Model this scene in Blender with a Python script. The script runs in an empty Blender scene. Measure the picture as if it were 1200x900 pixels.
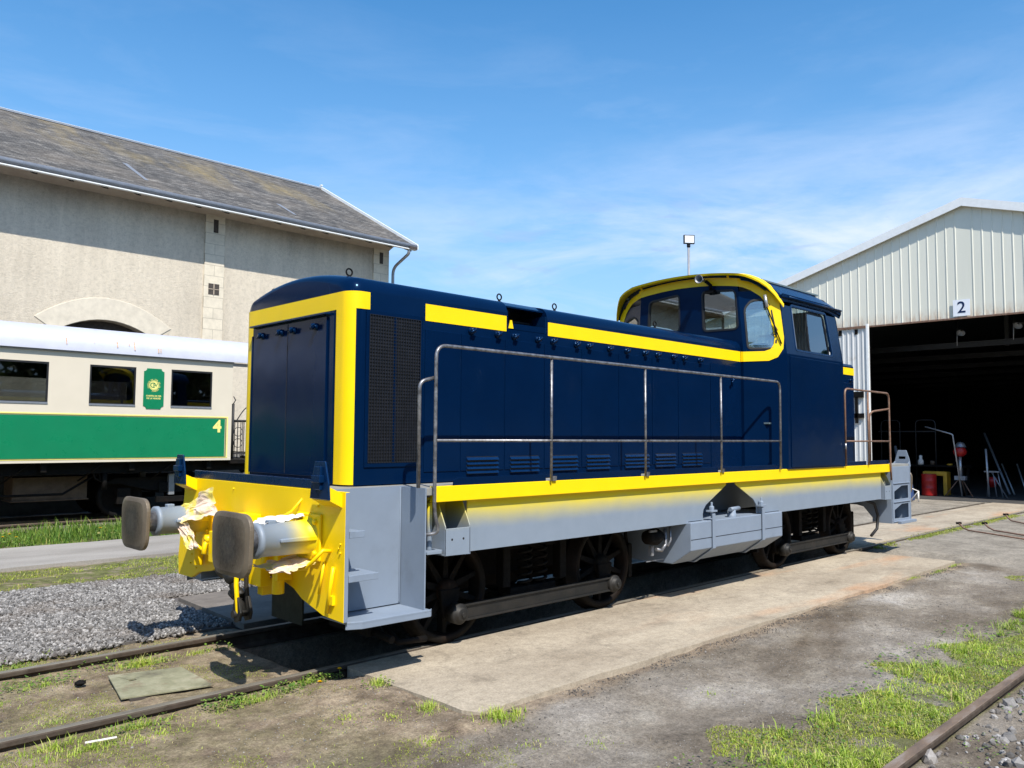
import bpy, math, random
import numpy as np
from math import sin, cos, pi, radians
from mathutils import Vector, Matrix, geometry
random.seed(7); RNG = np.random.default_rng(11)
scene = bpy.context.scene; COL = scene.collection
CY = 6.08                                            # centre line of the locomotive's track

# ------------------------------------------------------------------ node helpers
def newmat(name):
    m = bpy.data.materials.new(name); m.use_nodes = True
    nt = m.node_tree; nt.nodes.clear()
    out = nt.nodes.new('ShaderNodeOutputMaterial'); b = nt.nodes.new('ShaderNodeBsdfPrincipled')
    nt.links.new(b.outputs[0], out.inputs[0]); return m, nt, b, out
class NT:
    def __init__(s, nt): s.nt = nt; s.tc = None
    def n(s, t, **k):
        o = s.nt.nodes.new('ShaderNode' + t)
        for a, v in k.items(): setattr(o, a, v)
        return o
    def l(s, a, b): s.nt.links.new(a, b)
    def pos(s, scale=None):
        if s.tc is None: s.tc = s.n('NewGeometry')
        p = s.tc.outputs['Position']
        if scale is not None:
            m = s.n('Mapping'); m.inputs['Scale'].default_value = scale; s.l(p, m.inputs[0]); return m.outputs[0]
        return p
    def noise(s, sc, det=4, rough=.55, vec=None, stretch=None, dist=0):
        o = s.n('TexNoise'); o.inputs['Scale'].default_value = sc; o.inputs['Detail'].default_value = det
        o.inputs['Roughness'].default_value = rough; o.inputs['Distortion'].default_value = dist
        s.l(vec or s.pos(stretch), o.inputs['Vector']); return o.outputs['Fac']
    def ramp(s, fac, stops):
        r = s.n('ValToRGB'); e = r.color_ramp.elements
        while len(e) > 1: e.remove(e[-1])
        for i, (p, c) in enumerate(stops):
            el = e[0] if i == 0 else e.new(p)
            el.position = p; el.color = (*c, 1) if not isinstance(c, (int, float)) else (c, c, c, 1)
        s.l(fac, r.inputs[0]); return r.outputs[0]
    def mix(s, fac, a, b, mode='MIX'):
        o = s.n('Mix', data_type='RGBA', blend_type=mode)
        for i, v in ((0, fac), (6, a), (7, b)):
            if hasattr(v, 'links'): s.l(v, o.inputs[i])
            else: o.inputs[i].default_value = v if i == 0 else ((*v, 1) if len(v) == 3 else v)
        return o.outputs[2]
    def math(s, op, a, b=0., clamp=False):
        o = s.n('Math', operation=op, use_clamp=clamp)
        for i, v in enumerate((a, b)):
            if hasattr(v, 'links'): s.l(v, o.inputs[i])
            else: o.inputs[i].default_value = v
        return o.outputs[0]
    def bump(s, h, strength, dist, b, prev=None):
        o = s.n('Bump'); o.inputs['Strength'].default_value = strength; o.inputs['Distance'].default_value = dist
        s.l(h, o.inputs['Height'])
        if prev is not None: s.l(prev, o.inputs['Normal'])
        s.l(o.outputs[0], b.inputs['Normal']); return o.outputs[0]
    def maprange(s, v, a, b, c=0., d=1.):
        o = s.n('MapRange'); s.l(v, o.inputs[0])
        for i, x in enumerate((a, b, c, d)): o.inputs[i+1].default_value = x
        return o.outputs[0]
M = {}
def surf(name, col, rough=.5, var=.12, vs=6, metal=0., bump=.15, bs=60, bd=.002, dirt=None, dirt_amt=.4, ds=3, coat=0., wave=0., lowrough=None, spec=None):
    m, nt, b, out = newmat(name); t = NT(nt)
    lo = tuple(c*(1-var) for c in col); hi = tuple(min(1, c*(1+var)) for c in col)
    c = t.ramp(t.noise(vs, 5, .6), [(.3, lo), (.7, hi)])
    if dirt:
        f = t.ramp(t.noise(ds, 8, .65), [(.62-.35*dirt_amt, 0), (.80-.2*dirt_amt, 1)])
        c = t.mix(t.math('MULTIPLY', f, .85), c, dirt)
    t.l(c, b.inputs['Base Color'])
    r = t.maprange(t.noise(vs*2.3, 5, .7), .3, .7, rough*.85, min(1, rough*1.15))
    t.l(r, b.inputs['Roughness']); b.inputs['Metallic'].default_value = metal
    if spec is not None: b.inputs['Specular IOR Level'].default_value = spec
    if name.startswith('navy'): b.inputs['Specular Tint'].default_value = (.25, .55, 1, 1)
    if coat: b.inputs['Coat Weight'].default_value = coat; b.inputs['Coat Roughness'].default_value = .06
    prev = None
    if wave: prev = t.bump(t.noise(1.7, 2, .4), wave, .05, b)
    if bump: t.bump(t.noise(bs, 4, .6), bump, bd, b, prev)
    M[name] = m; return m
surf('navy', (.0008, .0095, .038), .18, .08, 3, bump=.06, bs=35, bd=.001, wave=.18, spec=.22)
surf('navy_light', (.0018, .0155, .056), .28, .08, 3, bump=.08, bs=35, bd=.001)
surf('yellow', (.94, .635, .002), .38, .03, 4, bump=.12, bs=40, bd=.001, wave=.05, spec=.35)
surf('primer', (.205, .25, .315), .5, .05, 5, bump=.2, bs=50, bd=.001, dirt=(.16, .19, .23), dirt_amt=.12, spec=.35)
surf('deck_grey', (.27, .27, .25), .75, .15, 12, bump=.5, bs=90, bd=.002, dirt=(.16, .15, .13), dirt_amt=.5)
surf('dark_gear', (.005, .0048, .0045), .75, .35, 14, bump=.5, bs=50, bd=.003, dirt=(.014, .009, .006), dirt_amt=.45, ds=5, spec=.15)
surf('rail_side', (.060, .045, .034), .85, .3, 9, bump=.5, bs=50, bd=.003, dirt=(.10, .085, .065), dirt_amt=.4, ds=6, spec=.2)  # rusty, dirty sides, darkened further to carry the shade below the railhead
surf('dark_green', (.022, .027, .016), .7)
surf('gap_block_dark', (.10, .095, .085), .9, .3, 5)
surf('cornice2', (.62, .56, .45), .9, .12, 4, bump=.3, bs=30, bd=.01)
surf('tyre', (.009, .0075, .006), .7, .3, 14, bump=.4, bs=40, bd=.002, dirt=(.020, .010, .006), dirt_amt=.5, spec=.15)
surf('rod_steel', (.009, .009, .008), .6, .25, 9, metal=.1, bump=.3, bs=60, bd=.001, dirt=(.03, .025, .02), dirt_amt=.5)
surf('bare_steel', (.24, .24, .25), .38, .35, 22, metal=.55, bump=.3, bs=120, bd=.0008, dirt=(.05, .042, .038), dirt_amt=.55, ds=14)
surf('rust_pipe', (.20, .11, .07), .6, .35, 22, metal=.25, bump=.4, bs=120, bd=.001, dirt=(.30, .22, .17), dirt_amt=.4, ds=14)
surf('black', (.008, .008, .009), .55, .2, 9, bump=.2)
surf('rubber', (.012, .012, .013), .6, .2, 9, bump=.2)
surf('grille_wire', (.007, .009, .016), .5, .2, 9, bump=0)
surf('tan_box', (.10, .07, .045), .8, .3, 8, dirt=(.07, .045, .03), dirt_amt=.5)
surf('white_roof', (.47, .485, .56), .55, .05, 4, bump=.2, bs=12, bd=.002, dirt=(.52, .50, .50), dirt_amt=.12, ds=2.2)
surf('cream', (.64, .575, .46), .38, .03, 2, bump=.1, bs=20, bd=.001, wave=.04)
surf('green_paint', (.005, .185, .078), .30, .06, 2, bump=.1, bs=20, bd=.001, wave=.06)
surf('gold_line', (.80, .72, .22), .4, .05, 4, bump=0)
surf('olive_line', (.18, .17, .03), .5, .05, 4, bump=0)
surf('alu', (.45, .45, .46), .4, .1, 20, metal=.8, bump=.1)
surf('zinc', (.30, .31, .33), .5, .12, 10, metal=.5, bump=.2)
surf('white_trim', (.78, .80, .80), .6, .05, 8, bump=.1)
surf('timber', (.055, .045, .038), .85, .3, 12, bump=.5)
surf('door_sheet', (.60, .61, .60), .5, .04, 2, bump=.1, bs=10, dirt=(.42, .38, .32), dirt_amt=.12, ds=4)
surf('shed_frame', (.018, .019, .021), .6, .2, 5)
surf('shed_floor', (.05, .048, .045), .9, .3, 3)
surf('red_paint', (.40, .012, .010), .4, .1, 8, dirt=(.18, .01, .01), dirt_amt=.3)
surf('ochre_paint', (.60, .33, .02), .5, .1, 8, dirt=(.25, .14, .03), dirt_amt=.3)
surf('light_steel', (.45, .46, .47), .35, .15, 12, metal=.6)
surf('plastic_white', (.80, .76, .70), .5, .1, 12, bump=.5, bs=60)
surf('blue_tarp', (.03, .06, .16), .5, .2, 6)
surf('wood', (.36, .27, .18), .8, .2, 12, bump=.4)
surf('interior', (.12, .17, .19), .7, .2, 4)
surf('reflection_slats', (.62, .60, .60), .8, .1, 14)
surf('sign_white', (.80, .82, .86), .5, .02, 3, bump=0)
surf('navy_ink', (.01, .018, .06), .5, .05, 3, bump=0)
surf('mirror_lamp', (.75, .78, .80), .25, .05, 3, bump=0)

def glass(name, tint=(.85, .9, .9), refl=1.5, extra=0.03):
    m = bpy.data.materials.new(name); m.use_nodes = True; nt = m.node_tree; nt.nodes.clear(); t = NT(nt)
    out = t.n('OutputMaterial'); tr = t.n('BsdfTransparent'); gl = t.n('BsdfGlossy'); mx = t.n('MixShader'); fr = t.n('Fresnel')
    tr.inputs[0].default_value = (*tint, 1); gl.inputs[0].default_value = (.95, .97, 1, 1); gl.inputs['Roughness'].default_value = .02
    fr.inputs[0].default_value = refl
    f = t.math('ADD', fr.outputs[0], extra, True)
    t.l(f, mx.inputs[0]); t.l(tr.outputs[0], mx.inputs[1]); t.l(gl.outputs[0], mx.inputs[2]); t.l(mx.outputs[0], out.inputs[0])
    M[name] = m
glass('cab_glass', (.70, .78, .78), 1.55, .17)
glass('coach_glass', (.30, .32, .32), 1.5, .04)

# grey primer with yellow overspray (real paint mist, fixed to the metal)
def overspray(name, axis, a, b, amp):
    m, nt, bs, out = newmat(name); t = NT(nt)
    sp = t.n('SeparateXYZ'); t.l(t.pos(), sp.inputs[0])
    v = sp.outputs[axis]
    nz = t.math('MULTIPLY', t.math('SUBTRACT', t.noise(3.2, 5, .6), .5), amp)
    f = t.maprange(t.math('ADD', v, nz), a, b)
    f = t.math('SMOOTH_MIN', f, 1.) if False else t.math('POWER', t.math('MAXIMUM', f, 0.), 1.5, True)
    g = t.ramp(t.noise(5, 5, .6), [(.3, (.20, .245, .30)), (.7, (.225, .27, .33))])
    c = t.mix(f, g, (.76, .60, .0)); t.l(c, bs.inputs['Base Color']); bs.inputs['Roughness'].default_value = .5
    t.bump(t.noise(50, 4, .6), .25, .001, bs); M[name] = m
overspray('skirt_paint', 2, .985, 1.185, .07)
overspray('buffer_paint', 0, 2.84, 3.02, .10)
overspray('rear_paint', 2, 1.34, 1.47, .12)

def wornface():                                     # buffer heads: greased steel with rings
    m, nt, b, out = newmat('buffer_face'); t = NT(nt)
    tc = t.n('TexCoord'); mp = t.n('Mapping'); t.l(tc.outputs['Object'], mp.inputs[0])
    ln = t.n('VectorMath', operation='LENGTH'); mp.inputs['Scale'].default_value = (0, 1, 1.0); t.l(mp.outputs[0], ln.inputs[0])
    d = t.math('ADD', ln.outputs['Value'], t.math('MULTIPLY', t.noise(7, 6, .6), .14))
    c = t.ramp(d, [(.05, (.035, .036, .038)), (.12, (.05, .042, .036)), (.17, (.028, .024, .022)), (.22, (.050, .036, .026)), (.27, (.095, .072, .050)), (.33, (.17, .135, .095))])
    c = t.mix(t.ramp(t.noise(40, 5, .7), [(.4, 0), (.8, .45)]), c, (.17, .145, .11)); t.l(c, b.inputs['Base Color'])
    b.inputs['Metallic'].default_value = .25; b.inputs['Roughness'].default_value = .5
    t.bump(t.noise(30, 6, .7), .6, .004, b); M['buffer_face'] = m
wornface()

def make_ground():
    # compacted dark dirt with pale dust
    m, nt, b, out = newmat('dirt'); t = NT(nt)
    c = t.ramp(t.noise(.9, 8, .62), [(.32, (.105, .088, .070)), (.46, (.180, .158, .128)), (.56, (.25, .23, .20)), (.68, (.37, .35, .32))])
    c2 = t.ramp(t.noise(3.0, 8, .68, stretch=(.55, 1, 1)), [(.30, (.075, .060, .047)), (.52, (.21, .18, .145)), (.72, (.39, .36, .30))])
    c = t.mix(.45, c, c2)
    c = t.mix(1., c, t.ramp(t.noise(.55, 6, .6, stretch=(.55, 1.3, 1), dist=.4), [(.36, (.60, .54, .48)), (.50, (1, .98, .95)), (.62, (1.25, 1.25, 1.25))]), 'MULTIPLY')
    at = t.n('Attribute', attribute_name='zone'); sp = t.n('SeparateColor'); t.l(at.outputs['Color'], sp.inputs[0])
    brown = t.ramp(t.noise(3.2, 9, .75), [(.3, (.085, .060, .044)), (.48, (.23, .175, .12)), (.66, (.42, .335, .235))])
    c = t.mix(sp.outputs[0], c, brown)                                              # R: brown sandy earth
    moss = t.ramp(t.noise(9, 7, .7), [(.3, (.060, .052, .026)), (.5, (.115, .125, .040)), (.7, (.20, .195, .075))])
    mf = t.math('MULTIPLY', sp.outputs[1], t.ramp(t.noise(5, 7, .7), [(.38, 0), (.52, 1)]))
    c = t.mix(mf, c, moss)                                                          # G: moss and low weeds
    con = t.ramp(t.noise(1.6, 8, .65), [(.3, (.165, .145, .115)), (.5, (.25, .222, .18)), (.7, (.33, .295, .24))])
    c = t.mix(sp.outputs[2], c, con)                                                # B: dusty concrete yard
    sand = t.ramp(t.noise(75, 6, .8), [(.28, .45), (.5, 1.), (.74, 1.6)])
    c = t.mix(1., c, sand, 'MULTIPLY')
    c = t.mix(1., c, t.ramp(t.noise(20, 9, .82), [(.28, .5), (.48, .98), (.72, 1.5)]), 'MULTIPLY')
    pep = t.ramp(t.noise(55, 5, .75), [(.30, .45), (.40, 1)])
    c = t.mix(.7, c, pep, 'MULTIPLY')
    t.l(c, b.inputs['Base Color']); b.inputs['Roughness'].default_value = .95; b.inputs['Specular IOR Level'].default_value = .2
    p = t.bump(t.noise(18, 8, .75), .7, .03, b); t.bump(t.noise(130, 5, .8), .6, .008, b, p); M['dirt'] = m
    # concrete slab
    m, nt, b, out = newmat('concrete'); t = NT(nt)
    c = t.ramp(t.noise(1.3, 8, .65, stretch=(.5, 1, 1)), [(.28, (.25, .205, .15)), (.5, (.36, .305, .23)), (.72, (.46, .395, .30))])
    o = t.ramp(t.noise(.8, 4, .55, stretch=(.42, 1.5, 1)), [(.56, 0), (.68, .6)])
    sp = t.n('SeparateXYZ'); t.l(t.pos(), sp.inputs[0]); fx = t.maprange(sp.outputs[0], 5.5, 8.5)
    c = t.mix(t.math('MULTIPLY', o, fx), c, (.46, .25, .13))
    dk = t.ramp(t.noise(2.6, 10, .8, dist=.6), [(.30, .55), (.48, 1)]); c = t.mix(.9, c, dk, 'MULTIPLY')
    gr = t.ramp(t.noise(70, 6, .82), [(.25, .55), (.5, 1), (.75, 1.35)]); c = t.mix(1., c, gr, 'MULTIPLY')
    c = t.mix(.8, c, t.ramp(t.noise(13, 10, .84), [(.30, .62), (.5, 1.02), (.72, 1.3)]), 'MULTIPLY')
    pits = t.ramp(t.noise(70, 4, .7), [(.27, .35), (.34, 1)]); c = t.mix(.8, c, pits, 'MULTIPLY')
    cr = t.n('TexVoronoi', feature='DISTANCE_TO_EDGE'); cr.inputs['Scale'].default_value = .55
    mp = t.n('VectorMath', operation='ADD'); nn = t.n('TexNoise'); nn.inputs['Scale'].default_value = 2.5; nn.inputs['Detail'].default_value = 6
    t.l(t.pos(), nn.inputs[0]); t.l(t.pos(), mp.inputs[0]); t.l(nn.outputs['Color'], mp.inputs[1]); t.l(mp.outputs[0], cr.inputs['Vector'])
    ck = t.ramp(cr.outputs[0], [(.0, .45), (.006, 1)]); c = t.mix(.35, c, ck, 'MULTIPLY')
    t.l(c, b.inputs['Base Color']); b.inputs['Roughness'].default_value = .9; b.inputs['Specular IOR Level'].default_value = .25
    p = t.bump(t.noise(9, 8, .7), .35, .02, b); t.bump(t.noise(180, 4, .8), .5, .004, b, p); M['concrete'] = m
    # worn asphalt path
    m, nt, b, out = newmat('path_mat'); t = NT(nt)
    c = t.ramp(t.noise(.8, 7, .6, stretch=(.4, 1, 1)), [(.3, (.20, .18, .155)), (.55, (.30, .275, .245)), (.75, (.38, .35, .31))])
    gr = t.ramp(t.noise(60, 5, .75), [(.3, .75), (.7, 1.2)]); c = t.mix(1., c, gr, 'MULTIPLY')
    t.l(c, b.inputs['Base Color']); b.inputs['Roughness'].default_value = .95
    t.bump(t.noise(60, 5, .7), .5, .01, b); M['path_mat'] = m
    # gravel stones: colour per stone
    for nm, cols in (('stone', [(.0, (.07, .066, .062)), (.4, (.165, .157, .148)), (.8, (.26, .248, .234)), (1., (.40, .385, .365))]),
                     ('gravel_base', [(.0, (.05, .045, .042)), (1., (.14, .13, .12))])):
        m, nt, b, out = newmat(nm); t = NT(nt); g = t.n('NewGeometry')
        c = t.ramp(g.outputs['Random Per Island'] if nm == 'stone' else t.noise(30, 5, .7), cols)
        c = t.mix(1., c, t.ramp(t.noise(45, 5, .7), [(.3, .75), (.7, 1.2)]), 'MULTIPLY')
        c = t.mix(t.ramp(t.noise(1.4, 4, .6), [(.5, 0), (.72, .55)]), c, (.115, .085, .062))
        t.l(c, b.inputs['Base Color']); b.inputs['Roughness'].default_value = .9
        t.bump(t.noise(50, 4, .7), .4, .004, b); M[nm] = m
    # grass blades / leaves
    def leaf(nm, cols, tr=.35):
        m = bpy.data.materials.new(nm); m.use_nodes = True; nt = m.node_tree; nt.nodes.clear(); t = NT(nt)
        out = t.n('OutputMaterial'); d = t.n('BsdfPrincipled'); d.inputs['Roughness'].default_value = .5; d.inputs['Specular IOR Level'].default_value = .3
        tl = t.n('BsdfTranslucent'); mx = t.n('MixShader'); mx.inputs[0].default_value = tr; g = t.n('NewGeometry')
        c = t.ramp(g.outputs['Random Per Island'], cols)
        c = t.mix(1., c, t.ramp(t.noise(1.1, 4, .6), [(.3, (.80, .86, .9)), (.7, (1.15, 1.1, .9))]), 'MULTIPLY')
        t.l(c, d.inputs['Base Color']); t.l(c, tl.inputs[0]); t.l(d.outputs[0], mx.inputs[1]); t.l(tl.outputs[0], mx.inputs[2]); t.l(mx.outputs[0], out.inputs[0]); M[nm] = m
    leaf('blade', [(.0, (.20, .32, .04)), (.4, (.38, .52, .07)), (.72, (.54, .64, .13)), (.86, (.56, .58, .20)), (1., (.60, .48, .28))])
    leaf('blade_dark', [(.0, (.06, .13, .02)), (.5, (.13, .24, .035)), (.85, (.23, .34, .055)), (1., (.38, .38, .12))])
    leaf('short_moss', [(.0, (.20, .26, .04)), (.5, (.36, .43, .07)), (.85, (.48, .50, .13)), (1., (.50, .38, .20))])
    leaf('straw', [(.0, (.10, .07, .045)), (.5, (.34, .27, .17)), (1., (.48, .40, .27))], .1)
    leaf('weed_leaf', [(.0, (.08, .16, .03)), (.5, (.16, .28, .05)), (.85, (.27, .37, .09)), (1., (.36, .31, .12))])
    leaf('petal', [(.0, (.85, .50, .0)), (1., (.95, .68, .01))], .2)
    leaf('tree_leaf', [(.0, (.02, .045, .010)), (.5, (.045, .09, .018)), (1., (.09, .14, .03))])
make_ground()

def make_bldg_mats():
    m, nt, b, out = newmat('render_wall'); t = NT(nt)      # rough pebbledash, darker towards the wall top
    c = t.ramp(t.noise(.35, 7, .6), [(.3, (.57, .50, .395)), (.6, (.66, .585, .465))])
    sp = t.n('SeparateXYZ'); t.l(t.pos(), sp.inputs[0])
    zz = t.math('ADD', sp.outputs[2], t.math('MULTIPLY', t.noise(.9, 7, .7, stretch=(1, 1, .35)), 1.5))
    top_dark = t.ramp(t.maprange(zz, 8.55, 9.35), [(0, 0), (1, .55)]); c = t.mix(top_dark, c, (.14, .13, .12))
    st = t.ramp(t.noise(2.0, 7, .7, stretch=(1, 1, .12)), [(.3, .80), (.6, 1.05)]); c = t.mix(.7, c, st, 'MULTIPLY')
    sk = t.ramp(t.noise(9, 9, .88), [(.34, .62), (.5, 1.), (.68, 1.18)]); c = t.mix(.75, c, sk, 'MULTIPLY')
    t.l(c, b.inputs['Base Color']); b.inputs['Roughness'].default_value = .95; t.bump(t.noise(22, 6, .8), .8, .03, b); M['render_wall'] = m
    m, nt, b, out = newmat('limestone'); t = NT(nt)        # ashlar with joints
    tc = t.n('TexCoord'); mp = t.n('Mapping'); mp.inputs['Rotation'].default_value = (radians(-90), 0, 0); t.l(tc.outputs['Object'], mp.inputs[0])
    br = t.n('TexBrick'); br.inputs['Color1'].default_value = (.68, .61, .48, 1); br.inputs['Color2'].default_value = (.64, .57, .45, 1); br.inputs['Mortar'].default_value = (.46, .41, .32, 1)
    br.inputs['Scale'].default_value = 1.; br.inputs['Mortar Size'].default_value = .010; br.inputs['Brick Width'].default_value = .62; br.inputs['Row Height'].default_value = .33; br.offset = .5
    t.l(mp.outputs[0], br.inputs['Vector'])
    c = t.mix(.8, br.outputs['Color'], t.ramp(t.noise(5, 7, .7), [(.3, .8), (.6, 1.05)]), 'MULTIPLY')
    t.l(c, b.inputs['Base Color']); b.inputs['Roughness'].default_value = .9; t.bump(t.noise(30, 6, .7), .4, .01, b); M['limestone'] = m
    m, nt, b, out = newmat('cornice'); t = NT(nt)
    c = t.ramp(t.noise(3, 6, .7), [(.3, (.36, .29, .225)), (.7, (.46, .385, .30))]); t.l(c, b.inputs['Base Color']); b.inputs['Roughness'].default_value = .9; M['cornice'] = m
    m, nt, b, out = newmat('slate'); t = NT(nt)            # weathered slates with lichen
    uv = t.n('UVMap'); uv.uv_map = 'UVMap'
    br = t.n('TexBrick'); br.inputs['Color1'].default_value = (.060, .056, .050, 1); br.inputs['Color2'].default_value = (.125, .118, .106, 1); br.inputs['Mortar'].default_value = (.05, .045, .042, 1)
    br.inputs['Scale'].default_value = 1.; br.inputs['Mortar Size'].default_value = .012; br.inputs['Brick Width'].default_value = .22; br.inputs['Row Height'].default_value = .12; br.inputs['Bias'].default_value = -.1
    t.l(uv.outputs[0], br.inputs['Vector'])
    g = t.ramp(t.noise(2.6, 10, .88, stretch=(.6, 1, 1.6)), [(.34, .30), (.5, .95), (.64, 2.5)]); c = t.mix(1., br.outputs['Color'], g, 'MULTIPLY')
    mpn = t.n('Mapping'); mpn.inputs['Scale'].default_value = (.45, .16, 1); t.l(uv.outputs[0], mpn.inputs[0])
    li = t.ramp(t.noise(1.0, 7, .6, vec=mpn.outputs[0]), [(.50, 0), (.64, .85)]); sp = t.n('SeparateXYZ'); t.l(uv.outputs[0], sp.inputs[0])
    li = t.math('MULTIPLY', li, t.maprange(sp.outputs[1], 2.0, 4.6)); li = t.math('MULTIPLY', li, t.ramp(t.noise(8, 6, .75), [(.3, .2), (.6, 1)]))
    c = t.mix(li, c, (.23, .175, .075))
    c = t.mix(t.ramp(t.noise(.6, 5, .6), [(.45, 0), (.7, .30)]), c, (.20, .165, .125))
    t.l(c, b.inputs['Base Color']); b.inputs['Roughness'].default_value = .85; t.bump(br.outputs['Fac'], .5, -.02, b); M['slate'] = m
    m, nt, b, out = newmat('cladding'); t = NT(nt)         # off-white profiled sheet
    c = t.ramp(t.noise(.7, 5, .6, stretch=(1, 1, .15)), [(.3, (.70, .69, .585)), (.7, (.77, .755, .65))])
    sp = t.n('SeparateXYZ'); t.l(t.pos(), sp.inputs[0])
    dr = t.math('MULTIPLY', t.maprange(sp.outputs[2], 5.55, 5.18), t.ramp(t.noise(5, 6, .7, stretch=(1, 1, .3)), [(.4, 0), (.65, .8)])); c = t.mix(dr, c, (.42, .24, .12))
    t.l(c, b.inputs['Base Color']); b.inputs['Roughness'].default_value = .5; M['cladding'] = m
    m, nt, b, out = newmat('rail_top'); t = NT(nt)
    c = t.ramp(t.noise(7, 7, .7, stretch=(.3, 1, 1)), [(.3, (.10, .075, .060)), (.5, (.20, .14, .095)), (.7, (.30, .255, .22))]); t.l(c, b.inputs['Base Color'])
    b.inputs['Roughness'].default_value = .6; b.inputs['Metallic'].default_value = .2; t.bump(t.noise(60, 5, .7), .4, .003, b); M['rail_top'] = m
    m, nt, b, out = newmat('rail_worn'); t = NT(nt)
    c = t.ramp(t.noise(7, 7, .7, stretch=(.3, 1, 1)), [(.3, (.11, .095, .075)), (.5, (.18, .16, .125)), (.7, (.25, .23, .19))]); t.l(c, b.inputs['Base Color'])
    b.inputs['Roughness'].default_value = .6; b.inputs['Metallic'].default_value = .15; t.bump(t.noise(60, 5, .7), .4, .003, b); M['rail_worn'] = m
    m, nt, b, out = newmat('green_plate'); t = NT(nt)
    c = t.ramp(t.noise(4, 8, .7), [(.3, (.11, .10, .065)), (.5, (.23, .225, .14)), (.68, (.36, .34, .24))]); c = t.mix(t.ramp(t.noise(9, 7, .7), [(.55, 0), (.68, .8)]), c, (.17, .11, .07)); t.l(c, b.inputs['Base Color'])
    b.inputs['Roughness'].default_value = .7; t.bump(t.noise(40, 6, .7), .4, .003, b); M['green_plate'] = m
    m, nt, b, out = newmat('brown_plate'); t = NT(nt)
    c = t.ramp(t.noise(3, 8, .7), [(.3, (.10, .085, .07)), (.6, (.18, .155, .13))]); t.l(c, b.inputs['Base Color']); b.inputs['Roughness'].default_value = .8; t.bump(t.noise(40, 6, .7), .4, .003, b); M['brown_plate'] = m
    m, nt, b, out = newmat('masking'); t = NT(nt)          # crumpled masking paper
    c = t.ramp(t.noise(6, 5, .6), [(.3, (.62, .47, .36)), (.7, (.78, .66, .55))]); c = t.mix(t.ramp(t.noise(6, 3, .5), [(.50, 0), (.62, .8)]), c, (.80, .66, .03)); t.l(c, b.inputs['Base Color']); b.inputs['Roughness'].default_value = .8
    t.bump(t.noise(25, 4, .6), .5, .01, b); M['masking'] = m
    m, nt, b, out = newmat('rust_streak'); t = NT(nt)
    c = t.ramp(t.noise(30, 5, .6), [(.35, (.62, .50, .40)), (.65, (.42, .20, .07))]); t.l(c, b.inputs['Base Color']); b.inputs['Roughness'].default_value = .7; M['rust_streak'] = m
make_bldg_mats()

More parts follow.
